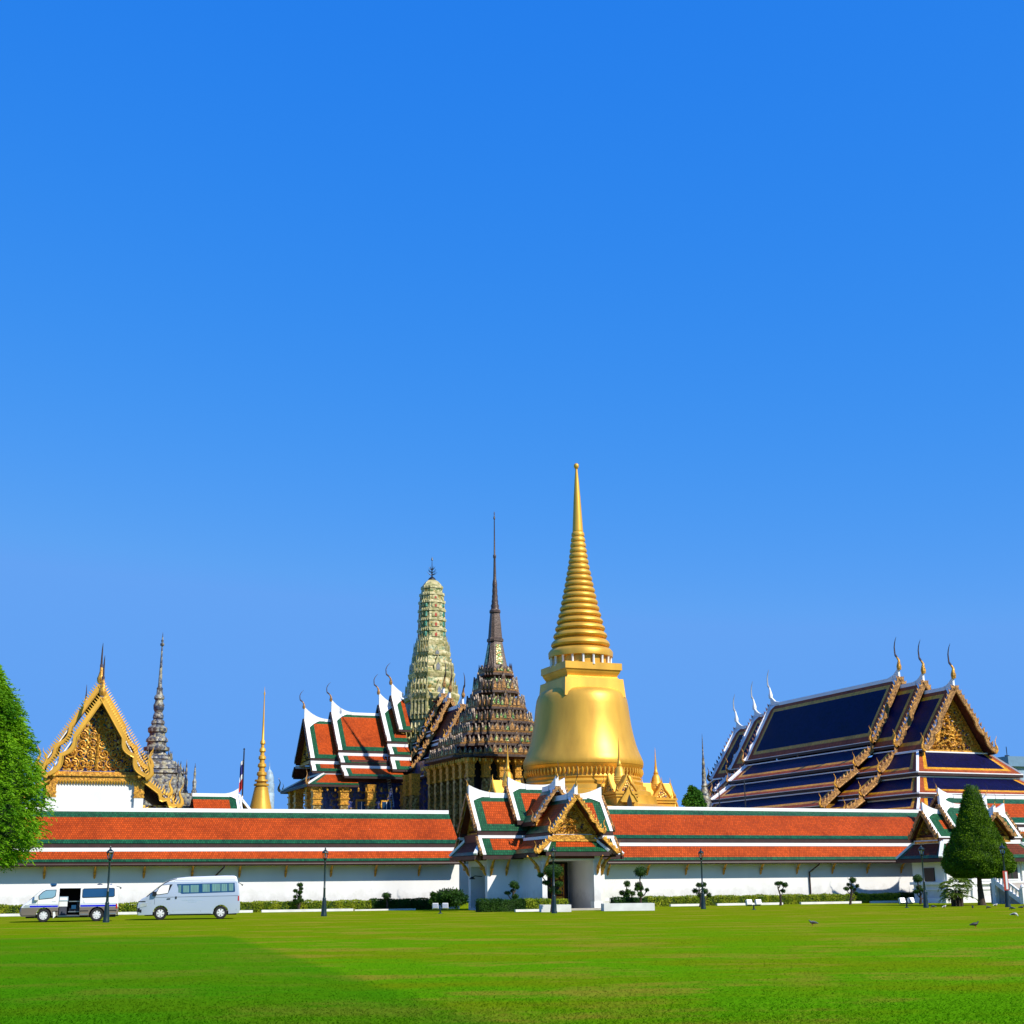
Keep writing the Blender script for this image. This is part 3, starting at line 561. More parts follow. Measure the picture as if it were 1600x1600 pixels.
# corner pavilion behind the clipped cone tree
def pavilion(org, yaw):
    t = thing('pavilion', org, yaw, 'white corner pavilion with green edged roofs, mostly hidden by the clipped cone tree', 'pavilion')
    end = dict(m='old_gilt', w=.24, teeth=.3, hook=.65, chofa=.9, ped='lacquer', pk=.82, inset=.5, pz=4.95, rel='old_gilt', hm='gilt', cm='gilt')
    r = Roof(RZ(0, 0, 0))
    r.seg(-4.0, 4.0, 6.85, [(0, 6.85, 1.7, 4.85)], 'ogw', end, dict(end, ped='lacquer'), horn=.6, Ls=2.0)
    r.seg(-2.3, 2.3, 7.35, [(0, 7.35, 1.55, 5.5)], 'ogw', dict(end, ped=None, hook=.5), dict(end, ped=None), horn=.7, Ls=1.8)
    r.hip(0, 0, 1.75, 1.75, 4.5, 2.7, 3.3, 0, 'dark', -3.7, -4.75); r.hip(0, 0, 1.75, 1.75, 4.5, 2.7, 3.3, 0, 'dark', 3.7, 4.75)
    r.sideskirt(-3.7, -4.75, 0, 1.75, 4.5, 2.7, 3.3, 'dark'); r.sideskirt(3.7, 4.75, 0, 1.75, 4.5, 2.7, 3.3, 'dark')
    r.d.box(-3.7, 3.7, -1.7, 1.7, 4.0, 4.9, 'lacquer'); r.done(t, 'side_gable')
    q = Roof(RZ(-90)); q.seg(1.0, 3.6, 6.6, [(0, 6.6, 1.6, 4.9)], 'ogw', None, dict(end, chofa=.9), horn=.5, Ls=1.6); q.done(t, 'side_gable')
    w = MB(); w.box(-3.9, 3.9, -1.9, 1.9, -.2, 4.1, 'white_wall'); w.box(-4.1, 4.1, -2.1, 2.1, 1.35, 1.55, 'white'); w.box(-4.05, 4.05, -2.05, 2.05, -.2, .35, 'white'); w.box(-3.98, 3.98, -1.98, 1.98, .95, 1.05, 'white')
    for x in (-3.6, -1.3, 1.3, 3.6): w.box(x-.2, x+.2, -2.06, -1.9, .35, 4.0, 'white')
    w.build('wall', t)
    for x in (-2.45, 0, 2.45):
        b = MB(); b.box(x-.6, x+.6, -1.98, -1.9, 1.7, 3.1, 'shutter'); b.box(x-.68, x+.68, -2.0, -1.95, 1.6, 1.72, 'white'); b.box(x-.68, x+.68, -2.0, -1.95, 3.08, 3.2, 'white'); b.box(x-.03, x+.03, -2.0, -1.98, 1.72, 3.08, 'green_tile'); b.build('window', t)
    b = MB(); b.box(-3.98, -3.9, -.8, .4, 1.6, 2.6, 'shutter'); b.build('window', t)
    return t
p = at(1512, 1340, 113); pavilion((p.x, p.y, 0), 22)
p = at(1512, 1340, 113); a_ = R_(22); t = thing('gallery', (p.x+9.5*math.cos(a_)-7*math.sin(a_), 113+9.5*math.sin(a_)+7*math.cos(a_), 0), 22, 'short green edged gallery roof behind the corner pavilion at the right edge', 'gallery')
r = Roof(Matrix()); r.seg(-6.3, 7, 8.55, [(0, 8.55, 2.6, 6.2), (2.75, 5.7, 3.8, 4.6)], 'ogw', dict(m='old_gilt', w=.24, teeth=.3, hook=.7, chofa=1.0, ped='lacquer', pk=.82, inset=.5, pz=6.3, rel='old_gilt'), None, horn=.6, Ls=2.0); r.done(t, 'side_gable')
m = MB(); m.box(-6, 7, -2.6, 2.6, -.2, 5.8, 'white_wall'); m.build('wall', t)
# stair with white balustrade beside the pavilion
p = gnd(1583, 1419.5); p = CAMP+(p-CAMP)*1.0
t = thing('staircase', (at(1597, 1415, 100.5).x+1.5, 101.5, 0), 22, 'stone stair with white balustrade at the far right edge, beside the cone tree', 'staircase')
m = MB()
for k in range(9): m.box(-1.2, 1.6, .3*k, .3*k+.32 if k < 8 else 3.4, -.1, .16*(k+1), 'stone_step')
m.build('steps', t)
for x in (-1.35, 1.75):
    m = MB(); m.beam((x, 0, .75), (x, 2.6, 2.2), .16, .12, 'white'); m.beam((x, 0, .12), (x, 2.6, 1.5), .22, .3, 'white')
    for k in range(8): m.tube([(x, .25+.31*k, .25+.165*k), (x, .25+.31*k, .5+.165*k), (x, .25+.31*k, .85+.17*k)], [.05, .075, .05], 6, 'white')
    for y, z in ((-.1, 1.05), (2.7, 2.5)): m.box(x-.16, x+.16, y-.16, y+.16, -.1, z, 'white'); m.lathe([(.12, z), (.17, z+.1), (.1, z+.22), (.01, z+.3)], 8, 'white', x, y)
    m.build('balustrade', t)

# ------------------------------------------------------------------ redented towers
def redent(a, n, d, rot, z, cx=0, cy=0):
    q = []
    for k in range(n+1):
        q.append((a-k*d*a, -(a-(n-k)*d*a) if False else (a-(n-k)*d*a)))
        if k < n: q.append((a-(k+1)*d*a, a-(n-k)*d*a))
    q = [(a, -(a-n*d*a))]+q; q.pop()   # start of face to the last corner step
    pts = []; c, s = math.cos(R_(rot)), math.sin(R_(rot))
    base = [(a, a-n*d*a)]
    for k in range(n): base += [(a-(k+1)*d*a, a-(n-k)*d*a), (a-(k+1)*d*a, a-(n-k-1)*d*a)]
    for r4 in range(4):
        for x, y in base:
            for _ in range(r4): x, y = -y, x
            pts.append((cx+x*c-y*s, cy+x*s+y*c, z))
    return pts
def extent(n, d, rot): return max(p[0] for p in redent(1, n, d, rot, 0))
def tower_levels(u0, Y, lst, n, d, rot):
    e = extent(n, d, rot); return [(r/e, z) for r, z in zr_prof(u0, Y, lst)]
def spikes(mb, a, n, d, rot, z, h, m, w=.5):
    P = redent(a, n, d, rot, z)
    for p in P[::2]:
        mb.tube([(p[0], p[1], z-.1), (p[0]*1.02, p[1]*1.02, z+h*.45), (p[0]*1.03, p[1]*1.03, z+h)], [h*.22*w, h*.14*w, .01], 4, m)
def gablet(mb, p, nrm, w, h, m, m2):
    """one small arched pediment standing on a cornice, facing nrm"""
    nx, ny = nrm; tx, ty = -ny, nx
    def P(a, b, t): return (p[0]+tx*a+nx*t, p[1]+ty*a+ny*t, p[2]+b)
    mb.prism([(-w*.5, 0), (w*.5, 0), (w*.42, h*.35), (w*.2, h*.68), (0, h), (-w*.2, h*.68), (-w*.42, h*.35)], lambda a, b, t: P(a, b, t), -.12, .06, m)
    mb.prism([(-w*.26, h*.04), (w*.26, h*.04), (w*.2, h*.3), (0, h*.62), (-w*.2, h*.3)], lambda a, b, t: P(a, b, t), .06, .11, m2)
def gablet_row(mb, a, n, d, rot, z, h, w, cnt, m, m2):
    c, s = math.cos(R_(rot)), math.sin(R_(rot)); half = a*(1-n*d)
    def Rr(x, y): return (x*c-y*s, x*s+y*c)
    for r4 in range(4):
        items = [(a, half*(2*(k+.5)/cnt-1), (1.0 if k != cnt//2 else 1.45)) for k in range(cnt)]
        for k in range(n):
            items.append((a-(k+1)*d*a, a-(n-k)*d*a+d*a*.5, .75)); items.append((a-(k+1)*d*a, -(a-(n-k)*d*a+d*a*.5), .75))
        for x, y, sc in items:
            nx, ny = 1, 0
            for _ in range(r4): x, y = -y, x; nx, ny = -ny, nx
            q = Rr(x, y); jh = random.uniform(.82, 1.15); gablet(mb, (q[0], q[1], z), Rr(nx, ny), w*sc, h*sc*jh, m, m2 if random.random() < .55 else 'green_frieze')

# ------------------------------------------------------------------ golden chedi
Y = 150; org, yaw = frame(912, 1230, Y, 22)
t = thing('golden_chedi', org, yaw, 'huge gold bell-shaped stupa with ringed spire, tallest tower of all', 'stupa')
pr = zr_prof(905, Y, [(830, 8.3), (810, 7.2), (780, 5.4), (750, 3.3), (735, 1.9), (733, 1.9)])
m = MB(); m.lathe(pr, 32, 'gold'); 
bz = zr_prof(903, Y, [(733, 1.5), (732, 2.8), (730, 3.8), (728, 4.1), (726, 3.7), (724.5, 2.4), (723.8, .4)]); m.lathe(bz, 16, 'gold'); m.build('spire_tip', t)
rg = []; N = 19; V0, V1 = 1014., 831.
def hwr(v): return float(np.interp(v, [831, 881, 917, 953, 990, 1014], [9.3, 15.6, 22.6, 30.3, 39.5, 46.0]))
vs = [V0+(V1-V0)*(1-(1-k/N)**1.25) for k in range(N+1)]
vs = [V0+(V1-V0)*((k/N)**.86) for k in range(N+1)]
prof = [(1029, 47.5), (1028.5, 50.2), (1021, 50.6), (1019, 49.5), (1016, 47)]
for k in range(N):
    a, b = vs[k], vs[k+1]; ha = hwr(a)
    for q, f in ((.0, .86), (.07, .875), (.16, .985), (.36, 1.035), (.6, 1.035), (.82, .985), (.93, .86)): prof.append((a+(b-a)*q, hwr(a+(b-a)*q)*f))
prof.append((830, 8.3))
m = MB(); m.lathe(zr_prof(908, Y, prof), 64, 'gold'); m.build('ringed_spire', t)
m = MB(); m.lathe(zr_prof(911, Y, [(1046, 44), (1027, 44)]), 48, 'gold'); dr_ = m.build('drum', t)
(r0, z0), (r1, z1) = zr_prof(911, Y, [(1044, 47), (1028.5, 47)])
c = MB(); c.lathe([(.16, z0), (.13, z0+.12), (.11, (z0+z1)/2), (.13, z1-.1), (.17, z1)], 8, 'white'); c0 = c.build('column', t)
for k in range(18):
    a = 2*math.pi*(k+.5)/18; q = c0 if k == 0 else c0.copy()
    if k: COL.objects.link(q); q.parent = t
    q.location = (r0*math.cos(a), r0*math.sin(a), 0)
zh = lambda v: at(911, v, Y).z
m = MB(); A = 3.26
for za, zb, a0, a1 in ((zh(1052), zh(1041.5), A*1.01, A*1.01), (zh(1056), zh(1052), A*.95, A*.98), (zh(1062), zh(1056), A*.88, A*.95), (zh(1066), zh(1062), A*.94, A*.88), (zh(1094), zh(1066), A*1.08, A*1.03)): m.frustum(0, 0, za, zb, a0, a0, a1, a1, 'gold')
m.build('harmika', t)
m = MB(); m.lathe(zr_prof(913, Y, [(1199, 93.5), (1196, 94.2), (1191, 93.5), (1184, 90.5), (1175, 86.6), (1165, 83.2), (1150, 79.4), (1135, 76.4), (1120, 74.2), (1105, 72.4), (1095, 70.6), (1088, 67.8), (1083, 63.5), (1080, 57), (1078.5, 46), (1078, 20)]), 96, 'gold'); m.build('bell', t)
m = MB(); m.lathe(zr_prof(913, Y, [(1275, 126), (1262, 122), (1262, 116), (1254, 113), (1248, 113), (1247, 106), (1240, 104), (1238, 98), (1232, 97), (1230, 92), (1226, 93), (1222, 89), (1219, 90.5), (1217, 89), (1212, 88), (1205, 90), (1203, 92), (1199.5, 93.8)]), 80, 'gold')
(rp, zp), (rq, zq) = zr_prof(913, Y, [(1216, 90.5), (1205, 92)])
for k in range(84):
    a = 2*math.pi*k/84; c_, s_ = math.cos(a), math.sin(a); m.tube([(rp*c_, rp*s_, zp), (rp*1.012*c_, rp*1.012*s_, (zp+zq)/2), (rq*c_, rq*s_, zq)], [.05, .17, .07], 5, 'gold')
m.lathe([(10.5, 0), (10.5, zh(1262)-.5), (8.4, zh(1262))], 48, 'gold'); m.build('base_rings', t)
# the four porticoes, each crowned by a small chedi
def portico():
    h = bpy.data.objects.new('portico', None); COL.objects.link(h); h.parent = t
    b = MB(); zt = 15.9
    b.box(-1.75, 1.75, -2.4, 2.4, 6, zt-.35, 'gold'); b.box(-1.95, 1.95, -2.6, 2.6, zt-.75, zt-.5, 'gold'); b.box(-2.05, 2.05, -2.7, 2.7, zt-.35, zt, 'gold'); b.box(-1.2, 1.2, 1.5, 6, 6, zt+.6, 'gold')
    b.prism([(-1.2, zt+.6), (1.2, zt+.6), (0, zt+1.9)], lambda a, c, q: (a, q, c), 1.5, 6, 'gold')
    b.build('base', h)
    g = MB()
    for rot, dep in ((0, 2.55), (180, 2.55), (90, 1.9), (270, 1.9)):
        M = Matrix.Rotation(R_(rot), 4, 'Z'); g.M = M
        g.prism([(-1.45, zt), (1.45, zt), (0, zt+2.5)], lambda a, c, q: (a, -q, c), .4, dep, 'gold')
        g.prism([(-.95, zt+.12), (.95, zt+.12), (0, zt+1.75)], lambda a, c, q: (a, -q, c), dep+.01, dep+.05, 'gold_mosaic')
        for sg in (-1, 1):
            g.tube([(sg*1.6, -dep-.04, zt+.05), (sg*.95, -dep-.06, zt+.95), (sg*.62, -dep-.06, zt+1.25), (0, -dep-.06, zt+2.55)], [.17, .15, .17, .10], 6, 'gold'); g.tube([(sg*1.5, -dep, zt+.05), (sg*1.75, -dep, zt+.35), (sg*1.7, -dep, zt+.75)], [.14, .1, .01], 5, 'gold')
        for k in range(12):
            y = random.uniform(-.7, .7); z = zt+.2+random.random()*(1.3-abs(y)*1.5); g.tube([(y, -dep-.03, z), (y, -dep-.13, z+.06)], [.13, .06], 5, 'gilt')
        g.tube([(0, -dep+.05, zt+2.5), (0, -dep-.05, zt+2.9), (0, -dep+.02, zt+3.4)], [.12, .06, .01], 5, 'gold')
    # lower front gable with doorway
    g.M = Matrix()
    g.prism([(-1.25, zt-1.6), (1.25, zt-1.6), (0, zt+.75)], lambda a, c, q: (a, -q, c), 2.4, 3.1, 'gold')
    for sg in (-1, 1): g.tube([(sg*1.4, -3.12, zt-1.5), (sg*.8, -3.14, zt-.55), (sg*.5, -3.14, zt-.3), (0, -3.14, zt+.85)], [.16, .14, .15, .09], 6, 'gold')
    g.prism([(-.38, 8), (.38, 8), (.38, zt-1.4), (0, zt-.45), (-.38, zt-1.4)], lambda a, c, q: (a, -q, c), 3.1, 3.13, 'black')
    g.build('gable', h)
    c = MB(); z = zt+.3
    c.lathe([(1.45, z), (1.45, z+.5), (1.32, z+.6), (1.25, z+1.2), (1.30, z+1.3), (1.18, z+1.5), (1.20, z+1.62), (1.02, z+1.85), (1.04, z+1.95), (.90, z+2.1), (.78, z+2.6), (.66, z+3.1), (.50, z+3.45), (.36, z+3.6), (.40, z+3.66), (.40, z+3.9), (.30, z+3.95), (.27, z+4.2), (.24, z+4.25), (.22, z+4.6), (.16, z+5.2), (.10, z+6.2), (.06, z+7.2), (.01, z+8.0)], 24, 'gold'); c.build('small_chedi', h)
    return h
P0 = portico()
for k, (x, y, a) in enumerate(((0, -8.6, 0), (8.6, 0, 90), (-8.6, 0, -90), (0, 8.6, 180))):
    h = P0 if k == 0 else copy_tree(P0, t); h.location = (x, y, 0); h.rotation_euler = (0, 0, R_(a)); h.scale = (.66, .66, .66)

# ------------------------------------------------------------------ mondop (dark tiered library)
Y = 169; org, yaw = frame(774, 1048, Y, 25); n_, d_ = 3, .13
t = thing('mondop', org, yaw, 'dark bronze tiered shrine with needle spire, left of the huge gold stupa', 'shrine')
T = lambda l, rot=25: tower_levels(774, Y, l, n_, d_, rot)
sp = MB(); sp.lathe(zr_prof(773, Y, [(958, 8.6), (955, 8.8), (953, 7), (950, 6), (947, 6.6), (943, 5), (940, 5.4), (936, 4.4), (932, 4.8), (928, 3.9), (924, 4.3), (918, 3.6), (914, 3.9), (908, 3.2), (905, 2.5), (890, 2.1), (873, 1.6), (871, 2.4), (868, 2.4), (866, 1.4), (840, 1.0), (812, .7), (811, 1.5), (808, 1.3), (806, .6), (802, .8), (799, .15)]), 14, 'bronze'); sp.build('spire_tip', t)
b = MB()
lv = T([(1047, 19.5), (1043, 18.8), (1025, 15.2), (1005, 11.6), (1003.5, 11.0), (1003, 13.0), (999, 13.0), (997, 11), (975, 9.2), (957.5, 7.4), (957, 8.8), (953, 8.2)])
b.loft([redent(a, n_, d_, 0, z) for a, z in lv], 'bronze')
for r4 in range(4):    # inlaid green panels on the bell
    (a0, z0), (a1, z1) = T([(1040, 19.0), (1008, 12.6)]); M = Matrix.Rotation(R_(90*r4), 4, 'Z'); b.M = M
    b.face([(-a0*.34, -a0*1.02, z0), (a0*.34, -a0*1.02, z0), (a1*.34, -a1*1.02, z1), (-a1*.34, -a1*1.02, z1)], 'green_frieze'); b.M = Matrix()
b.build('bell', t)
rows = [(1044, 1058, 29, 24, 20, 5), (1068, 1086, 38, 31, 25, 5), (1098, 1113, 50, 42, 34, 7), (1121, 1135, 62, 53, 46, 9), (1141, 1154, 76, 68, 58, 9), (1161, 1173, 98, 92, 74, 11), (1180, 1191, 114, 108, 94, 13)]
prev = None
for i, (va, vb, ext, fr, top, cnt) in enumerate(rows):
    m = MB(); (ab, zb), (af, zf), (af2, zf2), (at_, zt_) = T([(vb, ext), (vb-3, ext), (vb-5, fr), (va-6, top)])
    nx = rows[i-1] if i else None
    (au, zu) = T([((rows[i-1][1] if i else 1047), (rows[i-1][2]*.86 if i else 20))])[0]
    # overhanging eave slab, stepped cornice, frieze up to the slab above
    m.loft([redent(a, n_, d_, 0, z) for a, z in ((ab*.86, zb-.25), (ab, zb), (ab*1.0, zb+.22), (ab*.96, zb+.30), (ab*.97, zb+.48), (ab*.90, zb+.55))], ['lacquer', 'bronze', 'bronze', 'old_gilt', 'bronze'])
    zz0 = zb+.55; ac = ab*.86; a2 = max(au*.86/.86*.82, .5)
    m.loft([redent(a, n_, d_, 0, z) for a, z in ((ac*.98, zz0), (lerp(ac, a2, .55), lerp(zz0, zu, .55)), (a2, zu))], ['green_frieze' if i in (0, 1, 2) else 'bronze_mosaic', 'green_frieze' if i < 5 else 'bronze_mosaic'])
    h = (zu-zb); gablet_row(m, ab*.92, n_, d_, 0, zb+.5, min(1.5, h*.72), min(1.5, ab*1.25/ cnt*1.15), cnt, 'bronze_mosaic', 'old_gilt')
    if i < 4: spikes(m, ab*.96, n_, d_, 0, zb+.5, 1.1, 'bronze', .6)
    m.build('roof_tier', t)
(ae, ze), (aw, _) = T([(1192, 112), (1192, 90)])
m = MB(); m.loft([redent(a, n_, d_, 0, z) for a, z in ((aw*.90, 0), (aw*.90, ze))], 'black'); m.build('cella', t)
bl = MB(); 
for r4 in range(4):
    bl.M = Matrix.Rotation(R_(90*r4), 4, 'Z')
    for k in range(-9, 10): bl.lathe([(.02, ze-.62), (.11, ze-.5), (.08, ze-.3), (.02, ze-.1)], 6, 'gold', k*ae*.1, -ae*.95)
bl.build('bell_row', t)
cl = MB(); cl.frustum(0, 0, 4, ze-2.2, .36, .36, .34, .34, 'pillar_mosaic')
for za, zb, a in ((ze-2.2, ze-2.0, .46), (ze-2.0, ze-1.4, .38), (ze-1.4, ze-1.25, .46), (ze-1.25, ze-.7, .4)): cl.frustum(0, 0, za, zb, a, a, a*1.05, a*1.05, 'gilt')
cl.frustum(0, 0, ze-.7, ze-.1, .5, .5, .75, .75, 'gilt'); c0 = cl.build('column', t); first = True
for r4 in range(4):
    for k in range(7):
        x = lerp(-aw*1.0, aw*1.0, k/6); y = -aw*1.0
        if k == 6: continue
        for _ in range(r4): x, y = -y, x
        q = c0 if first else c0.copy()
        if not first: COL.objects.link(q); q.parent = t
        first = False; q.location = (x, y, 0)
m = MB(); m.box(-aw*1.4, aw*1.4, -aw*1.4, aw*1.4, 0, 4, 'white'); m.build('terrace', t)

# ------------------------------------------------------------------ cross-plan temple with the prang
Y = 190; org, yaw = frame(674, 1100, Y, 22)
t = thing('temple', org, yaw, 'cross-shaped temple with steep orange roofs and pale green corncob tower', 'temple')
ge = dict(m='dark_wood', w=.34, teeth=.5, hook=1.1, cm='old_gilt', curl=-.0, hm='old_gilt', tooth='dark_wood', wavy=False, ped='dark_wood', inset=.8, pk=.9, rel='dark_wood')
ge.update(curl=.26, cr=1.5)
r = Roof(Matrix())
ST = 'ogt'; STY['ogt'] = dict(field='orange_tile', borders=[(.68, 'green_tile')], side=.95, skirt=.85, band=.42)
def wing(r, segs, sgn=-1):
    for (xo, xi, rz, tiers, horn, ch) in segs: r.seg(xo, xi, rz, tiers, 'ogt', dict(ge, chofa=ch), None, horn=horn, Ls=3.4, verge=.55)
wing(r, [(-17.5, -12.8, 22.9, [(0, 22.9, 4.0, 17.6), (4.08, 17.0, 5.2, 15.9)], 1.5, 2.3),
         (-13.9, -6.0, 23.9, [(0, 23.9, 4.0, 18.7), (4.08, 18.1, 5.4, 17.0), (5.48, 16.4, 7.3, 15.2)], 1.6, 2.4),
         (-7.4, -4.6, 25.1, [(0, 25.1, 4.0, 20.0), (4.08, 19.4, 5.4, 18.2), (5.48, 17.6, 6.6, 16.2)], 1.6, 2.6),
         (-5.7, -4.0, 26.4, [(0, 26.4, 3.6, 21.6)], 1.7, 2.8)])
r.sideskirt(-16.0, -18.6, -12.0, 5.1, 15.6, 7.4, 14.1, 'ogt'); r.hip(0, 0, 5.1, 5.1, 15.6, 7.4, 14.1, 0, 'dark', -16.0, -18.6)
for sg in (-1, 1): flame(r.g, (-18.6, sg*7.4, 14.3), (-.7, sg*.7, 0), 1.7, 'old_gilt')
r.done(t)
q = Roof(RZ(-90))
gf = dict(ge, m='old_gilt', tooth='old_gilt', wavy=True, hm='gilt', ped='lacquer', rel='old_gilt', chofa=2.9, w=.42, curl=.2)
STY['ogt_shaded'] = dict(field='brown_tile', borders=[(.7, 'navy_tile')], side=.8, skirt=.9, band=.5, lip=True)  # shade of the left-facing slopes is put into these dark tile colours
for xo, rz in ((5.2, 26.3), (7.6, 25.4), (12.6, 24.0)):
    xi = xo-5.5; q.seg(max(2, xi), xo, rz, [(0, rz, 2.4, rz-4.3), (2.3, rz-4.7, 3.5, rz-6.5), (3.4, rz-6.9, 5.0, rz-9.0)], 'ogt_shaded', None, dict(gf, chofa=3.3 if xo < 12 else 3.0), horn=1.0, Ls=2.6, verge=.5)
q.done(t)
m = MB(); m.box(-15.8, -3, -4.6, 4.6, 0, 16.5, 'blue_mosaic'); m.box(-4.6, 4.6, -11, 4.6, 0, 17, 'blue_mosaic'); m.box(-12.5, -3, -5.3, -4.6, 14.6, 17.4, 'lacquer')
m.build('wall', t)
m = MB(); m.box(-21, 12, -16, 12, 0, 6.5, 'white'); m.build('terrace', t)
for x in (-10.9, -7.6):
    m = MB(); m.box(x-.75, x+.75, -4.75, -4.6, 9.6, 12.5, 'gilt'); m.box(x-.55, x+.55, -4.8, -4.75, 9.8, 12.2, 'navy_glass'); m.box(x-.04, x+.04, -4.84, -4.8, 9.8, 12.2, 'white'); m.box(x-.55, x+.55, -4.84, -4.8, 11.0, 11.08, 'white'); m.box(x-.9, x+.9, -4.85, -4.6, 9.2, 9.6, 'white'); m.build('window', t)
cz = 14.2
cl = MB(); cl.frustum(0, 0, 6.5, cz-2.6, .50, .50, .48, .48, 'pillar_mosaic')
for za, zb, a in ((cz-2.6, cz-2.4, .60), (cz-2.4, cz-1.9, .50), (cz-1.9, cz-1.7, .62), (cz-1.7, cz-1.0, .52), (cz-1.0, cz-.8, .64)): cl.frustum(0, 0, za, zb, a, a, a*1.04, a*1.04, 'gilt')
cl.frustum(0, 0, cz-.8, cz, .5, .5, .62, .62, 'gilt'); c0 = cl.build('column', t)
for k, (x, y) in enumerate([(-17.2, -6.4), (-13.7, -6.4), (-10.2, -6.4), (-5.6, -6.4), (-17.2, -3.0), (-17.2, 3.0), (-17.2, 6.2), (-13.7, 6.2), (-6.3, -9.8), (-6.3, -12.3)]):
    o = c0 if k == 0 else c0.copy()
    if k: COL.objects.link(o); o.parent = t
    o.location = (x, y, 0 if k < 8 else 1.0)
bl = MB()
for k in range(14): bl.lathe([(.02, 13.25), (.13, 13.4), (.10, 13.65), (.02, 13.85)], 6, 'gilt', -18+k*1.0, -7.1)
bl.build('bell_row', t)
# the prang
n_, d_ = 4, .115
e_ = extent(n_, d_, 22)
TP = lambda l: tower_levels(674, Y, l, n_, d_, 22)
pg = MB(); lv = []; mats = []
def add(lst, mm):
    for a, z in TP(lst): lv.append((a, z)); mats.append(mm)
add([(1275, 56), (1200, 55)], 'prang_mosaic'); add([(1198, 58), (1192, 58), (1190, 52)], 'prang_pale'); add([(1165, 51)], 'prang_mosaic'); add([(1163, 55), (1157, 55), (1155, 49)], 'prang_pale'); add([(1150, 48), (1148, 51), (1144, 51), (1141, 46)], 'prang_mosaic'); add([(1128, 44), (1127, 47), (1122, 47), (1121, 42)], 'prang_pale')
add([(1098, 40)], 'prang_mosaic'); add([(1096, 43), (1088, 45), (1086, 43)], 'prang_pale')
add([(1080, 39), (1077, 41), (1073, 41), (1070, 37), (1062, 35)], 'prang_mosaic'); add([(1060, 36.5), (1054, 37.5), (1052, 35)], 'prang_pale'); add([(1045, 32)], 'prang_mosaic'); add([(1043, 33.5), (1038, 33.5)], 'prang_pale'); add([(1034, 30), (1028, 28.5)], 'prang_mosaic'); add([(1026, 30.2), (1021, 30.2)], 'prang_pale'); add([(1017, 27), (1010, 25.4)], 'prang_mosaic'); add([(1008, 26.2), (1004, 26.2)], 'prang_pale')
bands = [(998, 988, 23.4), (982, 972, 22.8), (967, 957, 22.2), (952, 944, 21.4), (939, 932, 20), (927, 921, 17.6)]
add([(1003, 23.4)], 'prang_mosaic')
for va, vb, hw in bands: add([(va, hw*.955)], 'prang_pale'); add([(vb+.2, hw*.94)], 'prang_mosaic'); add([(vb, hw*1.01), (vb-4.0, hw*1.0)], 'prang_pale'); add([(vb-4.4, hw*.94)], 'prang_mosaic')
add([(915, 15), (911, 12), (908, 8.5), (906.5, 5), (906, 2)], 'prang_pale')
pg.loft([redent(a, n_, d_, 0, z) for a, z in lv], mats[1:]+[mats[-1]])
for v, hw, h in ((1192, 58, 1.1), (1157, 55, 1.2), (1144, 50, .9), (1122, 46, .9), (1087, 44, 1.5), (1073, 41, 1.0), (1054, 37, 1.5), (1038, 33.5, .9), (1021, 30, 1.5), (1004, 26, .8)):
    (a, z), = TP([(v, hw)]); spikes(pg, a, n_, d_, 0, z, h, 'prang_pale', .55)
pb = pg.build('prang', t)
niches = []
for va, vb, hw in bands[:5]:
    (a, za), (a2, zb) = TP([(va, hw), (vb, hw)]); h = zb-za
    for r4 in range(4):
        nc = MB(Matrix.Rotation(R_(90*r4), 4, 'Z')); niches.append(nc); y = -a*.965
        def A(a_, c_, q): return (a_, y-q, c_)
        w = a*.30
        nc.prism([(-w, za+.02), (w, za+.02), (w, za+h*.55), (w*.6, za+h*.85), (0, za+h*.98), (-w*.6, za+h*.85), (-w, za+h*.55)], A, 0, .10, 'prang_pale')
        nc.prism([(-w*.28, za+.08), (w*.28, za+.08), (w*.28, za+h*.45), (0, za+h*.68), (-w*.28, za+h*.45)], A, .10, .13, 'niche_red')
        if va > 950:
            for s_ in (-1, 1): nc.box(min(s_*a*.56, s_*a*.80), max(s_*a*.56, s_*a*.80), -a*.80, -a*.74, za+.1, zb-.15, 'prang_green')
for v0, v1, hw in ((1027, 1019, 28.4), (1052, 1038, 33.5), (1090, 1076, 40)):
    (a, za), (_, zb) = TP([(v0, hw), (v1, hw)]); h = zb-za
    for r4 in range(4):
        nc = MB(Matrix.Rotation(R_(90*r4), 4, 'Z')); niches.append(nc); y = -a*1.02; w = .55
        def A(a_, c_, q): return (a_, y-q, c_)
        nc.prism([(-w, za), (w, za), (w, za+h*.6), (0, za+h*1.7), (-w, za+h*.6)], A, -.4, .16, 'prang_pale'); nc.prism([(-w*.45, za+.1), (w*.45, za+.1), (w*.45, za+h*.62), (0, za+h*.95), (-w*.45, za+h*.62)], A, .16, .2, 'grey_spire')
for nc in niches: nc.build('niche', pb)
nc = MB()     # slim columns round the prang's body
(a, z0), (a2, z1) = TP([(1188, 54), (1165, 54)]); (b, z2), (b2, z3) = TP([(1120, 43), (1097, 43)]); (c, z4), (c2, z5) = TP([(1262, 58), (1199, 58)])
for aa, za, zb in ((a, z0, z1), (b, z2, z3), (c, z4, z5)):
    for px_, py_, _ in redent(aa, n_, d_, 0, 0)[::2]: nc.lathe([(.30, za), (.24, za+.2), (.22, zb-.3), (.32, zb)], 6, 'prang_pale', px_, py_)
    for r4 in range(4):
        nc.M = Matrix.Rotation(R_(90*r4), 4, 'Z'); nc.box(-aa*.25, aa*.25, -aa*.94, -aa*.90, za, zb-.2, 'niche_red'); nc.M = Matrix()
nc.build('colonnette', pb)
f = MB(); z9 = at(674, 906, Y).z; zt9 = at(674, 870, Y).z; H9 = zt9-z9
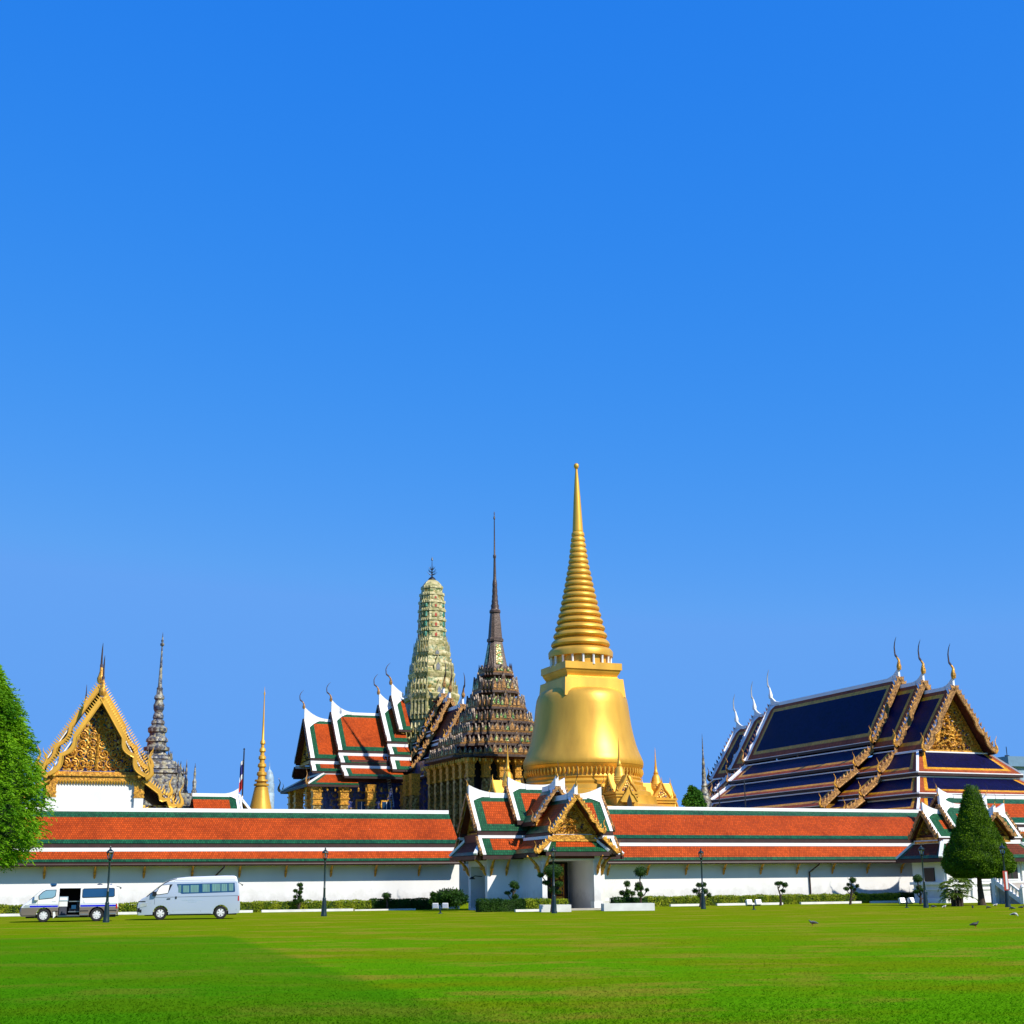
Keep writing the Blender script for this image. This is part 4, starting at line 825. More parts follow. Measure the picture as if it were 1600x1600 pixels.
f.lathe([(.55, z9-.05), (.45, z9+.2), (.15, z9+.45), (.09, z9+.5), (.05, z9+H9*.6), (.03, zt9-.55), (.14, zt9-.5), (.02, zt9)], 8, 'dark_metal')
for k, (zz, L) in enumerate(((.25, .75), (.36, .62), (.47, .45))):
    for j in range(6):
        a = j*math.pi/3+k*.3; f.tube([(0, 0, z9+H9*zz-.2), (L*.6*math.cos(a), L*.6*math.sin(a), z9+H9*zz), (L*math.cos(a), L*math.sin(a), z9+H9*(zz+.10))], [.05, .04, .01], 5, 'dark_metal')
f.build('trident', pb)
# ladder leaning on the temple roof
lo = thing('ladder', (0, 0, 0), 0, 'thin steel ladder propped against the temple eave, left of dark tiered shrine', 'ladder')
a, b = at(598.5, 1212, 182.5), at(607, 1237, 180); c2, d2 = at(603.5, 1211, 182.5), at(612, 1236, 180)
m = MB(); up = Vector((0, 0, 3.2)); a0, b0 = at(600, 1180, 183), at(610.5, 1262, 180.5); wv = (c2-a)
m.tube([a0, b0], .035, 5, 'steel'); m.tube([a0+wv, b0+wv], .035, 5, 'steel')
for k in range(22): p = a0.lerp(b0, (k+.5)/22); m.tube([p, p+wv], .025, 5, 'steel')
m.build('rails', lo)

# ------------------------------------------------------------------ ubosot (navy roofed hall)
Y = 150; org, yaw = frame(1490, 1065, Y, 23)
t = thing('ordination_hall', org, yaw, 'large hall with navy blue tiled roof edged gold and red, at the right', 'temple hall')
M = RZ(-90)     # kit x axis runs to the front (-y)
r = Roof(M)
ue = dict(m='old_gilt', hm='gilt', w=.52, teeth=.55, hook=1.7, chofa=3.6, cr=1.35, cm='gilt', curl=-.16, mould=True, wavy=True)
r.seg(-35.2, -8.94, 24.0, [(0, 24.0, 4.4, 16.7), (4.3, 16.1, 6.95, 14.1), (6.8, 13.55, 9.6, 11.75), (9.5, 11.3, 11.7, 9.6)], 'navy', dict(ue, curl=.16, cm='white', ct='pale_stone', m='white', tooth='lacquer', hm='old_gilt', mould=False), ue, horn=1.0, Ls=2.2, verge=.42)
r.seg(-8.94, -4.82, 23.0, [(0, 23.0, 4.4, 15.9), (4.3, 15.3, 6.9, 13.1), (6.8, 12.55, 9.5, 10.6), (9.4, 10.15, 11.6, 8.8)], 'navy', None, ue, horn=1.0, Ls=2.0, verge=.42)
r.seg(-4.82, 0, 21.8, [(0, 21.8, 4.6, 15.0)], 'navy', None, dict(ue, ped='gilt', pk=.86, pz=15.2, inset=1.3, seed=5), horn=1.0, Ls=2.0, verge=.42)
r.seg(-39.2, -35.2, 23.0, [(0, 23.0, 4.4, 15.9), (4.3, 15.3, 6.9, 13.1), (6.8, 12.55, 9.5, 10.6), (9.4, 10.15, 11.6, 8.8)], 'navy', dict(ue, curl=.16, cm='white', ct='pale_stone', m='white', tooth='lacquer', hm='old_gilt', mould=False), None, horn=1.0, Ls=2.0, verge=.42)
r.seg(-43.8, -39.2, 21.9, [(0, 21.9, 4.5, 15.0)], 'navy', dict(ue, curl=.16, cm='white', ct='pale_stone', m='white', tooth='lacquer', hm='old_gilt', mould=False, ped='lacquer'), None, horn=1.0, Ls=2.0, verge=.42)
for (xi, yi, zi, xo, yo, zo) in ((-1.0, 4.75, 14.85, 1.4, 6.9, 12.5), (1.1, 6.6, 12.05, 3.6, 8.8, 10.2), (3.3, 8.5, 9.8, 5.8, 10.8, 8.4)):
    r.hip(0, 0, yi, yi, zi, yo, zo, 0, 'navy', xi, xo); r.sideskirt(xi, xo, -5.2, yi, zi, yo, zo, 'navy')
    r.hip(0, 0, yi, yi, zi, yo, zo, 0, 'navy', -43.8-xi+.2, -43.8-xo); r.sideskirt(-43.8-xi, -43.8-xo, -39, yi, zi, yo, zo, 'navy')
# white crests with mouldings are shared; walls under the eaves
w = MB(M); w.box(-43.5, 1.2, -7.2, 7.2, 0, 9.0, 'dark_wood'); w.box(-43.5, .6, -5.4, 5.4, 9, 11.6, 'lacquer'); w.box(-43, -1.2, -4.2, 4.2, 11, 14.6, 'lacquer'); w.box(-35, -9, -6.6, 6.6, 11, 13.6, 'lacquer'); w.box(-39, -5, -9.0, 9.0, 8, 10.4, 'lacquer')
r.done(t); w.build('wall', t)
cl = MB(); cl.frustum(0, 0, 0, 9.3, .5, .5, .45, .45, 'pillar_mosaic'); cl.frustum(0, 0, 9.3, 9.8, .45, .45, .7, .7, 'gilt'); c0 = cl.build('column', t); c0.location = (-10.6, 9.5, 0)
for k in range(1, 7): o = c0.copy(); COL.objects.link(o); o.parent = t; o.location = (-10.6, 9.5+4.3*k, 0)
# two thin lightning rods standing on its lower roof
for u, va, vb, dd in ((1124.5, 1226, 1262, 'at the far left end'), (1165, 1216, 1262, 'closer in')):
    q = at(u, vb, 138); tt_ = thing('thin_pole', (q.x, 138, 0), 0, 'thin dark pole over the wall before the navy roof, '+dd, 'pole'); mm_ = MB(); zt_ = at(u, va, 138).z; mm_.lathe([(.08, 0), (.06, q.z), (.05, zt_-.2), (.01, zt_)], 6, 'dark_metal'); mm_.build('pole', tt_)

# ------------------------------------------------------------------ golden-gabled hall at the left
Y = 125; org, yaw = frame(160, 1085, Y, 21)
t = thing('golden_gable_hall', org, yaw, 'white hall with glittering gold scrollwork gable behind the gallery, beside feathery tree', 'temple hall')
r = Roof(RZ(-90))
ve = dict(m='gold', hm='gold', cm='gilt', w=.38, th=1.1, teeth=.24, amp=1.9, cr=1.7, hook=2.0, curl=-.10, mould=True, wavy=True)
r.seg(-12, 0, 18.2, [(0, 18.2, 4.15, 11.35)], 'gold', None, dict(ve, chofa=3.4, ped='gold_mosaic', pk=.93, pz=11.85, inset=1.3, scroll=True, seed=9, hook=2.3), horn=.3, Ls=1.2)
r.seg(-20, -2.9, 19.7, [(0, 19.7, 4.6, 12.3)], 'gold', dict(ve, chofa=2.0), dict(ve, chofa=3.5, hook=1.9), horn=.3, Ls=1.2)
r.seg(-10, -.4, 11.4, [(4.0, 11.1, 7.1, 8.85)], 'gold', None, dict(ve, hook=1.9), ridge=False)
r.done(t)
# second hook on the low side wings
g = MB(RZ(-90))
for sg in (-1, 1):
    for yy, zz, h in ((6.2, 9.6, 1.6),): flame(g, (-.3, sg*yy, zz+.3), (0, sg, 0), h, 'gold')
g.build('side_barge_board', t)
w = MB(); w.box(-4.0, 4.0, .9, 14, 0, 11.3, 'white_wall')
w.build('wall', t)
cn = MB(); cn.box(-4.15, 4.15, .75, .9, 10.95, 11.35, 'gilt'); cn.box(-4.2, 4.2, .6, .9, 11.35, 11.5, 'gilt')
for k in range(34): x = -4.0+k*8/33; cn.tube([(x, .74, 10.98), (x, .72, 10.86), (x, .8, 10.6)], [.09, .10, .015], 5, 'gold')
cn.build('cornice', t)
cl = MB(); cl.frustum(0, 0, 0, 9.5, .40, .25, .40, .25, 'white_wall'); 
for za, zb, a in ((9.5, 9.65, .46), (9.65, 9.85, .40), (9.85, 10.0, .46), (10.0, 10.9, .42)): cl.frustum(0, 0, za, zb, a, a*.62, a*1.03, a*.64, 'gilt')
c0 = cl.build('pilaster', t); c0.location = (-3.75, .85, 0)
o = c0.copy(); COL.objects.link(o); o.parent = t; o.location = (3.75, .85, 0)
dk = MB(); dk.box(4.0, 6.5, 1.2, 12, 0, 8.9, 'gold_mosaic'); dk.box(-6.5, -4.0, 1.2, 12, 0, 8.9, 'gold_mosaic'); dk.build('side_aisle', t)

# ------------------------------------------------------------------ slender spires and small things over the wall
def spire(name, u, Y, prof, m, label, n=16, rib=None, square=None):
    p = at(u, 1262, Y); t = thing(name, (p.x, Y, 0), 22, label, 'spire')
    pr = zr_prof(u, Y, prof); k = len(pr)
    if square:
        i = square; e = extent(3, .12, 22); b = MB(); b.loft([redent(r_/e, 3, .12, 0, z) for r_, z in pr[:i+1]][:], m); 
        for (r_, z), (r2, z2) in zip(pr[:i], pr[1:i+1]):
            if r2 > r_*1.03: spikes(b, r2/e, 3, .12, 0, z2, .8, m, .7)
        b.build('base', t); b = MB(); b.lathe(pr[i:], n, m); b.build('spire_shaft', t)
    else:
        b = MB(); b.lathe([(pr[0][0]*1.05, 0)]+pr[:rib or 3], n, m); b.build('base', t); b = MB(); b.lathe(pr[(rib or 3)-1:], n, m); b.build('spire_shaft', t)
    return t
spire('grey_spire', 239.5, 140, [(1275, 53), (1245, 52), (1243, 55), (1239, 55), (1237, 50), (1212, 48), (1210, 51), (1207, 49), (1204, 43), (1203, 45), (1200, 43), (1196, 35), (1195, 35), (1192, 34), (1188, 26), (1187, 28), (1184, 27), (1179, 16), (1174, 15), (1173, 20), (1168, 20), (1166, 15), (1160, 14.5), (1159, 17), (1155, 16.5), (1150, 12), (1146, 12), (1144, 14.5), (1138, 15), (1136, 13), (1133, 9), (1131, 10.5), (1127, 10), (1124, 7), (1122, 8.5), (1118, 8), (1113, 6), (1108, 8), (1102, 8.5), (1098, 6.5), (1094, 6), (1092, 8), (1088, 7.5), (1085, 5), (1078, 4.5), (1076, 5), (1073, 3.2), (1068, 3), (1045, 2.2), (1020, 1.3), (1010, 1.0), (1009, 3), (1006, 3.2), (1004, 1.2), (1001, 2.2), (999, 1), (995, .8), (988, .2)], 'grey_mosaic', 'tall ornate grey spire of stacked bells behind the gold gable', 14, square=18)
spire('gold_spire', 407, 140, [(1275, 19), (1262, 17), (1255, 15.2), (1245, 13.2), (1235, 11.2), (1230, 10.4), (1228.5, 7.6), (1228, 11.6), (1225, 11.6), (1224, 7.6), (1221.5, 7.4), (1221, 10.6), (1218.5, 10.2), (1218, 6.2), (1213, 5.6), (1211, 7.8), (1207, 7.4), (1205, 4.6), (1200, 4.4), (1198, 6.8), (1194, 6.3), (1192, 3.9), (1188, 3.7), (1186, 5.9), (1182, 5.4), (1180, 3.2), (1176, 3.0), (1174, 5.0), (1170, 4.5), (1168, 2.6), (1164, 2.4), (1162, 4.0), (1158, 3.5), (1156, 2.1), (1130, 1.5), (1105, 1.0), (1087, .7), (1084, 1.3), (1080, .5), (1073, .1)], 'gold', 'small gold stupa with needle spire rising over the wall, right of the flagpole', 20, rib=5)
spire('grey_green_spire', 1102, 165, [(1275, 13), (1262, 11), (1250, 9.5), (1236, 6), (1230, 4.5), (1228, 5.2), (1226, 4), (1212, 3.2), (1210, 3.6), (1204, 2.6), (1202, 3), (1197, 2.2), (1194, 2.6), (1189, 1.8), (1187, 2.2), (1183, 1.4), (1170, 1.0), (1155, .6), (1146, .12)], 'grey_mosaic', 'small slender grey spire standing left of the navy roofed hall', 12, rib=5)
spire('scaffolded_prang', 419, 175, [(1275, 9.5), (1262, 9), (1240, 9), (1239, 8.2), (1225, 8.6), (1224, 7.6), (1215, 7.2), (1208, 5.5), (1204, 3), (1202, 1.2), (1196, .6), (1190, .1)], 'pale_blue', 'pale blue rounded tower half hidden behind the small gold stupa', 12, rib=4)
t = list(COL.objects)[-1].parent
# pinnacles of a small shrine right of the grey spire
p = at(288, 1262, 132); t = thing('pinnacled_shrine', (p.x, 132, 0), 22, 'small grey shrine with needle pinnacles, between grey spire and orange roofed hall', 'shrine')
m = MB(); m.box(-.95, .95, -.9, .9, 0, at(288, 1240, 132).z, 'grey_mosaic'); m.build('body', t)
for x, y, v in ((-.7, -.7, 1196), (.7, -.7, 1193), (.1, .5, 1186)):
    zt = at(288, v, 132).z; z0 = at(288, 1242, 132).z; m = MB(); m.lathe([(.22, z0), (.26, z0+.3), (.15, z0+.5), (.2, lerp(z0, zt, .4)), (.10, lerp(z0, zt, .5)), (.12, lerp(z0, zt, .65)), (.01, zt)], 8, 'grey_mosaic', x, y); m.build('pinnacle', t)
# flagpole and flag
p = at(378, 1262, 150); t = thing('flagpole', (p.x, 150, 0), 0, 'slim dark flagpole rising over the wall beside the small gold stupa', 'flagpole')
m = MB(); zt = at(378, 1170, 150).z; m.lathe([(.10, 0), (.07, zt-.3), (.06, zt-.1), (.12, zt-.05), (.01, zt+.1)], 8, 'dark_metal'); m.build('pole', t)
fl = MB(); zs = [at(378, v, 150).z for v in (1186, 1192, 1200, 1208, 1216, 1224, 1232)]
prev = None
for k in range(len(zs)):
    row = [(p.x-.04-.085*j, 150+.10*math.sin(j*1.9+k*.5), zs[k]-.12*j) for j in range(5)]
    if prev:
        for j in range(4): fl.face([prev[j], row[j], row[j+1], prev[j+1]], ['flag_white', 'flag_blue', 'flag_blue', 'flag_white', 'flag_red', 'flag_red'][k-1])
    prev = row
o = fl.build('flag'); tag(o, 'limp red, white and blue flag hanging from the flagpole', 'flag')
# low hall with an orange roof
p = at(328, 1262, 128); t = thing('low_hall', (p.x, 131, 0), 22, 'low hall whose orange roof top shows over the wall, left of the flagpole', 'hall')
r = Roof(Matrix()); zt = at(328, 1239, 128).z; r.seg(-2.3, 1.9, zt, [(0, zt, 3.2, zt-3.2)], 'og', None, dict(m='white', w=.3, teeth=0, hook=.6, chofa=.5, wavy=False, hm='white'), horn=.5, Ls=1.5); r.done(t)
m = MB(); m.box(-2.2, 1.7, -2.8, 2.8, 0, zt-3, 'white_wall'); m.build('wall', t)
p = at(364, 1262, 130); t = thing('white_gable_pavilion', (p.x, 134, 0), 22, 'small white framed gable peeping over the wall just left of the flagpole', 'pavilion')
r = Roof(RZ(-90)); zt = at(364, 1245, 130).z; r.seg(-2, 0, zt, [(0, zt, 1.3, zt-1.5)], 'og', None, dict(m='white', w=.22, teeth=0, hook=.5, wavy=False, hm='white', ped='green_tile', inset=.2, chofa=.5), horn=.2, Ls=.8); r.done(t)
m = MB(); m.box(-.9, .9, .3, 2, 0, zt-1.4, 'white_wall'); m.build('wall', t)
# distant flat roof at the right edge
p = at(1592, 1188, 230); t = thing('far_building', (p.x+4, 235, 0), 20, 'distant blue-grey building with flat roof at the right edge, behind navy roofed hall', 'building')
m = MB(); zt = at(1592, 1183, 230).z; m.box(-8, 9, -4, 8, 0, zt-1.6, 'pale_blue'); m.build('wall', t)
m = MB(); m.box(-8.6, 9.6, -4.6, 8.6, zt-1.6, zt, 'roof_blue'); m.build('roof', t)
m = MB(); m.tube([(-5, 0, zt), (-5, 0, zt+2.0)], .07, 6, 'dark_metal'); m.tube([(-5.4, 0, zt+.5), (-4.6, 0, zt+.5)], .12, 6, 'dark_metal'); m.build('antenna', t)
# ------------------------------------------------------------------ vegetation kit
def leaf_quads(C, D, L, Wd, N=None):
    """flat leaf blades: centres C, directions D, lengths L, widths Wd -> vertices and quads"""
    n = len(C); D = D/np.linalg.norm(D, axis=1, keepdims=True); q = rng.normal(size=(n, 3)) if N is None else N+rng.normal(size=(n, 3))*.45; s = np.cross(D, q); s /= np.linalg.norm(s, axis=1, keepdims=True)
    L = np.asarray(L).reshape(-1, 1)*np.ones((n, 1)); Wd = np.asarray(Wd).reshape(-1, 1)*np.ones((n, 1))
    V = np.stack([C, C+D*L*.45+s*Wd*.5, C+D*L, C+D*L*.45-s*Wd*.5], 1).reshape(-1, 3); return V
def leaf_object(name, V, m, parent, extra=None):
    """V: 4 vertices per leaf; extra = an MB holding solid wood or the dense inside"""
    n = len(V)//4; me = bpy.data.meshes.new(name); f0 = [tuple(range(4*k, 4*k+4)) for k in range(n)]; vs = [tuple(v) for v in V]; mi = [0]*n; keys = [m]
    if extra:
        b = len(vs); vs += extra.v; f0 += [tuple(i+b for i in f) for f in extra.f]; keys += list(dict.fromkeys(extra.m)); mi += [keys.index(k, 1) for k in extra.m]
    me.from_pydata(vs, [], f0)
    for k in keys: me.materials.append(MATS[k])
    me.polygons.foreach_set('material_index', mi); me.update(); o = bpy.data.objects.new(name, me); COL.objects.link(o)
    if parent: o.parent = parent
    return o
def ball_core(mb, c, r, sq, m='leaf_core', n=10):
    c = Vector(c); mb.lathe([(.01, c.z-r*sq)]+[(r*math.sin(math.pi*k/7), c.z-r*sq*math.cos(math.pi*k/7)) for k in range(1, 7)]+[(.01, c.z+r*sq)], n, m, c.x, c.y)
def ball_leaves(c, r, sq, n, L, jit=.12):
    d = rng.normal(size=(n, 3)); d /= np.linalg.norm(d, axis=1, keepdims=True); lump = 1+.07*np.sin(d[:, 0]*5+c[0])*np.cos(d[:, 2]*6+c[1])
    C = d*np.array([r, r, r*sq])*(lump*(1-jit*rng.random(n)))[:, None]+np.array(c); D = d*.35+rng.normal(size=(n, 3))*.9
    return leaf_quads(C, D, L*(.6+.8*rng.random(n)), L*.55, d)

# ------------------------------------------------------------------ the big feathery tree at the left
Y = 52; c = at(-46, 1262, Y); t = thing('feathery_tree', (c.x, Y, 0), 0, 'bright green feathery conifer at the left edge, in front of the gallery', 'tree')
zt, zb = at(-40, 1020, Y).z, at(-40, 1352, Y).z; ppm = F_PX/Y
def rad_at(h):   # h 0 bottom .. 1 top
    return float(np.interp(h, [0, .06, .16, .27, .40, .58, .76, .90, 1.0], [1.55, 2.12, 2.46, 2.50, 2.28, 1.82, 1.22, .54, .05]))
m = MB(); m.tube([(0, 0, 0), (.05, 0, 1.2), (0, .05, 3), (0, 0, zt-.4)], [.24, .19, .15, .03], 10, 'bark')
for k in range(60):
    h = random.random()**.8*.95; a = random.random()*6.28; z = lerp(zb, zt, h); R1 = rad_at(h)*.8; m.tube([(0, 0, z-.35*R1), (R1*.5*math.cos(a), R1*.5*math.sin(a), z-.05), (R1*math.cos(a), R1*math.sin(a), z+.12)], [.05, .03, .01], 5, 'bark')
m.build('trunk', t)
Vs = []; NS = 8200
for k in range(NS):
    h = rng.random()**.85; R1 = rad_at(h); q = R1*(1-.36*rng.random()**1.6); a = rng.random()*2*math.pi
    R1b = 1+.10*math.sin(a*7+h*23)+.06*math.sin(a*13-h*41); q *= R1b
    z = lerp(zb, zt, h)+rng.normal()*.06; out = np.array([math.cos(a), math.sin(a), 0]); p = np.array([q*out[0], q*out[1], z])
    d = out*(.75+.3*rng.random())+np.array([0, 0, .45*rng.random()-.25])+rng.normal(size=3)*.28; d /= np.linalg.norm(d); Ls = .30+.28*rng.random()
    n = 11; tt = np.linspace(0, 1, n); sp = p-d*Ls*.4+np.outer(tt*Ls, d)+np.outer(tt**2*Ls*.35, [0, 0, -1]); side = np.cross(d, [0, 0, 1]); side /= np.linalg.norm(side)+1e-6
    sg = np.where(np.arange(n) % 2 == 0, 1, -1)[:, None]; D = d*.75+sg*side*.65+np.array([0, 0, -.25])+rng.normal(size=(n, 3))*.22
    Vs.append(leaf_quads(sp, D, .17*(1-.45*tt)+.03, .046))
leaf_object('crown', np.concatenate(Vs), 'leaf_feather', t)
inn = MB(); 
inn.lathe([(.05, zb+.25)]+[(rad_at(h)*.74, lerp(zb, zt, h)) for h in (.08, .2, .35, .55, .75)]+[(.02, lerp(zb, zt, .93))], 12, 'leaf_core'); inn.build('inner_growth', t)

# ------------------------------------------------------------------ clipped cone tree
Y = 97.5; c = at(1534, 1412, Y); t = thing('cone_tree', (c.x, Y, 0), 0, 'dark green tree clipped to a smooth cone on a bare trunk', 'tree')
m = MB(); m.tube([(.02, 0, -.05), (0, 0, .1), (.0, 0, .5), (-.02, 0, 1.3), (0, 0, 2.4)], [.34, .27, .22, .17, .12], 12, 'bark'); m.build('trunk', t)
PR = [(1369, 30), (1367, 41), (1362, 49), (1354, 53.5), (1345, 53), (1332, 47.5), (1312, 37.5), (1290, 27.5), (1268, 20), (1250, 14.2), (1240, 11.8), (1233, 9), (1228, 5), (1225.5, .5)]
pr = zr_prof(1531, Y, PR); zz = np.array([z for r_, z in pr]); rr_ = np.array([r_ for r_, z in pr]); n = 42000
z = zz[0]+(zz[-1]-zz[0])*(1-np.sqrt(1-rng.random(n)*.9995)); r_ = np.interp(z, zz, rr_); a = rng.random(n)*2*math.pi; nz = .35
lump = 1+.028*np.sin(a*6+z*2.3)+.028*np.sin(z*6.5+a*3)+.02*rng.normal(size=n); r2 = r_*lump*(1-.05*rng.random(n)**2)
C = np.stack([r2*np.cos(a), r2*np.sin(a), z+.04*rng.normal(size=n)], 1); Nn = np.stack([np.cos(a), np.sin(a), np.full(n, .4)], 1); D = Nn*.35+rng.normal(size=(n, 3))*.7
V1 = leaf_quads(C, D, .075+.085*rng.random(n), .055, Nn)
nb = 5000; rb = rr_[1]*np.sqrt(rng.random(nb)); ab = rng.random(nb)*6.283; C = np.stack([rb*np.cos(ab), rb*np.sin(ab), zz[0]+.12*rng.random(nb)+.08*np.sin(ab*5)], 1); V2 = leaf_quads(C, np.array([0, 0, -1.])+rng.normal(size=(nb, 3))*.7, .14, .05)
ns = 900; zs = zz[0]+(zz[-1]-zz[0])*rng.random(ns)**1.3; rs = np.interp(zs, zz, rr_)*1.0; as_ = rng.random(ns)*6.283; C = np.stack([rs*np.cos(as_), rs*np.sin(as_), zs], 1); V3 = leaf_quads(C, np.stack([np.cos(as_), np.sin(as_), np.full(ns, .7)], 1)+rng.normal(size=(ns, 3))*.3, .24, .04)
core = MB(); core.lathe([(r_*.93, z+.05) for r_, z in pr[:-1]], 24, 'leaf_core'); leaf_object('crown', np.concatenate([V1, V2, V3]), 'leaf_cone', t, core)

# round tree behind the wall
Y = 150; c = at(1082, 1262, Y); t = thing('round_tree', (c.x, Y, 0), 0, 'small leafy green tree behind the wall, left of the slender grey spire', 'tree')
m = MB(); m.tube([(0, 0, 0), (.1, 0, 4), (0, 0, 9.5)], [.22, .18, .08], 8, 'bark'); m.build('trunk', t)
V = []; core = MB()
for (u, v, rpx) in ((1078, 1247, 9), (1088, 1243, 9), (1083, 1238, 8), (1092, 1252, 8), (1073, 1254, 8), (1084, 1256, 11), (1080, 1233, 4), (1098, 1258, 6)):
    q = at(u, v, Y); cc = (q.x-c.x, random.uniform(-.5, .5), q.z); V.append(ball_leaves(cc, rpx*Y/2264, .9, 700, .26, .5)); ball_core(core, cc, rpx*Y/2264*.6, .9)
leaf_object('crown', np.concatenate(V), 'leaf_far', t, core)
V = []

# ------------------------------------------------------------------ topiary trees
def topiary(u, v, Y, pads, label, forks=()):
    b = at(u, v, Y); t = thing('topiary', (b.x, Y, 0), 0, label, 'topiary', 'clipped cloud trees along the gallery wall')
    m = MB(); k = Y/2264; prev = Vector((0, 0, -.05)); ps = []
    for (pu, pv, pr_, sq) in pads:
        q = at(pu, pv, Y); ps.append((q.x-b.x, random.uniform(-.25, .25), q.z, pr_*k, sq))
    main = ps[0]; mid = Vector((main[0]*.35+.06, main[1]*.4, main[2]*.5))
    m.tube([(0, 0, -.05), (.05, 0, main[2]*.22), tuple(mid), (main[0]*.7-.03, main[1]*.7, main[2]*.78), (main[0], main[1], main[2])], [.11, .08, .06, .045, .03], 7, 'bark')
    for p in ps[1:]:
        z0 = max(.15, p[2]-.35-.3*abs(p[0])); f = z0/main[2]; m.tube([(main[0]*f*.7, main[1]*f*.7, z0), (lerp(main[0]*f*.7, p[0], .6), p[1]*.6, lerp(z0, p[2], .35)), (p[0], p[1], p[2])], [.045, .035, .02], 6, 'bark')
    m.build('trunk', t)
    for p in ps:
        core = MB(); ball_core(core, p[:3], p[3]*.86, p[4]); leaf_object('foliage_pad', ball_leaves(p[:3], p[3], p[4], int(220+2600*p[3]**2), .085), 'leaf_topiary', t, core)
topiary(466, 1417, 101, [(468.6, 1382.5, 4.2, .6), (469.7, 1388.5, 2.5, .7), (462.2, 1391.7, 2.8, .7), (467.5, 1394.7, 3.2, .7), (470.6, 1394, 2.3, .7), (461, 1401, 2.2, .7), (468, 1402, 3.5, .7), (465, 1408.5, 4.2, .8), (459.7, 1407, 2.2, .7), (471.8, 1407, 2.4, .7)], 'slim topiary with many small flat pads, left of the lamp post on the open lawn')
topiary(604, 1417, 103, [(604, 1399.5, 7, .62), (604, 1408, 4, .8)], 'low mushroom-shaped topiary in the hedge, between lone lamp post and dark bush')
topiary(800, 1416, 93, [(803, 1382, 6.5, .85), (807, 1386, 4, .7), (793, 1395.5, 4.3, .5), (805, 1401, 5, .7), (801, 1392, 2.5, .7)], 'topiary with heart-shaped top in front of the gatehouse side wall')
topiary(862, 1419, 88, [(865, 1361, 16, .66), (845, 1367, 4.6, .8), (853, 1379, 5.5, .45), (873, 1381.5, 7, .6), (864, 1390, 7, .6), (872, 1394, 4, .6)], 'tall topiary with one big round top beside the gatehouse doorway')
topiary(980, 1407, 97, [(979.4, 1381, 5, .9), (972, 1395, 4, .8), (980.6, 1393, 4.4, .7), (989, 1396, 3.6, .9), (979, 1399, 5, .6)], 'small topiary with a ball on top in the white planter, left of a taller one')
topiary(1000, 1413, 94, [(1001, 1362, 10, .78), (998.4, 1383, 6, .7), (995.5, 1389, 4, .6), (1002, 1388, 3.4, .8), (1010.7, 1390.5, 2.6, .8), (999.6, 1397, 4, .8)], 'tall wavy topiary at the corner of the white planter, right of gatehouse')
topiary(1094, 1411, 103, [(1092, 1383, 5, .6), (1098.6, 1382, 4.2, .8), (1086.7, 1392, 4.5, .8), (1101, 1392.5, 5, .8), (1094.6, 1398.5, 5, .6), (1108.4, 1398.5, 3.2, .9)], 'spreading topiary of six dark pads, standing just behind a lamp post')
topiary(1219, 1407, 106, [(1214.5, 1380.5, 4.6, .6), (1225.7, 1382.5, 4.6, .7), (1224, 1392, 3, .8), (1219, 1379.5, 3, .5)], 'forked topiary with two flat tops, under the dark downpipe')
topiary(1328, 1406, 107, [(1331, 1375, 5, .8), (1325.3, 1382, 2.2, .8), (1338.5, 1384, 2.4, .8), (1322, 1388.5, 4, .6), (1330, 1386.5, 2.6, .8), (1335.6, 1390, 2, .8), (1338, 1396, 3, .6)], 'airy topiary with thin branches and tiny pads, midway along the right wall')
topiary(1438, 1409, 105, [(1433, 1373, 7.5, .8), (1436, 1387, 4.2, .7), (1432, 1393, 4.5, .6), (1441, 1391, 3.4, .7), (1447, 1396, 3, .7)], 'topiary with one round top beside the lamp post nearest the cone tree')

# dark bush beside the gatehouse, palm clump beside the cone tree
Y = 96; b = at(700, 1417, Y); t = thing('bush', (b.x, Y, 0), 0, 'large dark leafy bush against the left side of the gatehouse', 'bush'); V = []; core = MB(); k = Y/2264
for u, v, r in ((683, 1404, 9), (692, 1399, 11), (703, 1398, 11), (714, 1398, 10), (722, 1405, 9), (697, 1408, 12), (711, 1408, 12), (677, 1398, 3), (675, 1408, 4)):
    q = at(u, v, Y); cc = (q.x-b.x, random.uniform(-.3, .3), q.z); V.append(ball_leaves(cc, r*k, .85, 520, .15, .35)); ball_core(core, cc, r*k*.75, .85)
leaf_object('foliage', np.concatenate(V), 'leaf_hedge_dark', t, core)
Y = 94; b = at(1496, 1413, Y); t = thing('palm_clump', (b.x, Y, 0), 0, 'clump of arching palm fronds between cone tree and wall corner', 'palm'); V = []
m = MB()
for k in range(9): a = k*.7; m.tube([(.3*math.cos(a), .2*math.sin(a), -.05), (.34*math.cos(a), .22*math.sin(a), .5), (.25*math.cos(a), .2*math.sin(a), 1.0)], [.09, .07, .04], 6, 'bark')
m.build('stem', t)
for k in range(46):
    a = rng.random()*6.283; h0 = .4+rng.random()*1.3; L = .6+.6*rng.random(); n = 22; tt = np.linspace(.08, 1, n); o = np.array([math.cos(a), math.sin(a), 0]); rise = .5+.6*rng.random()
    P = np.array([.2*o[0], .2*o[1], h0])+np.outer(tt*L*.95, o)+np.outer(tt*L*rise-tt**2*L*(rise+.25), [0, 0, 1]); sd_ = np.cross(o, [0, 0, 1])
    for sg in (-1, 1): V.append(leaf_quads(P, o*.6+sg*sd_*.7+np.array([0, 0, -.35])+rng.normal(size=(n, 3))*.12, .34*np.sin(np.pi*(tt*.85+.1))+.05, .045))
leaf_object('frond', np.concatenate(V), 'leaf_palm', t)

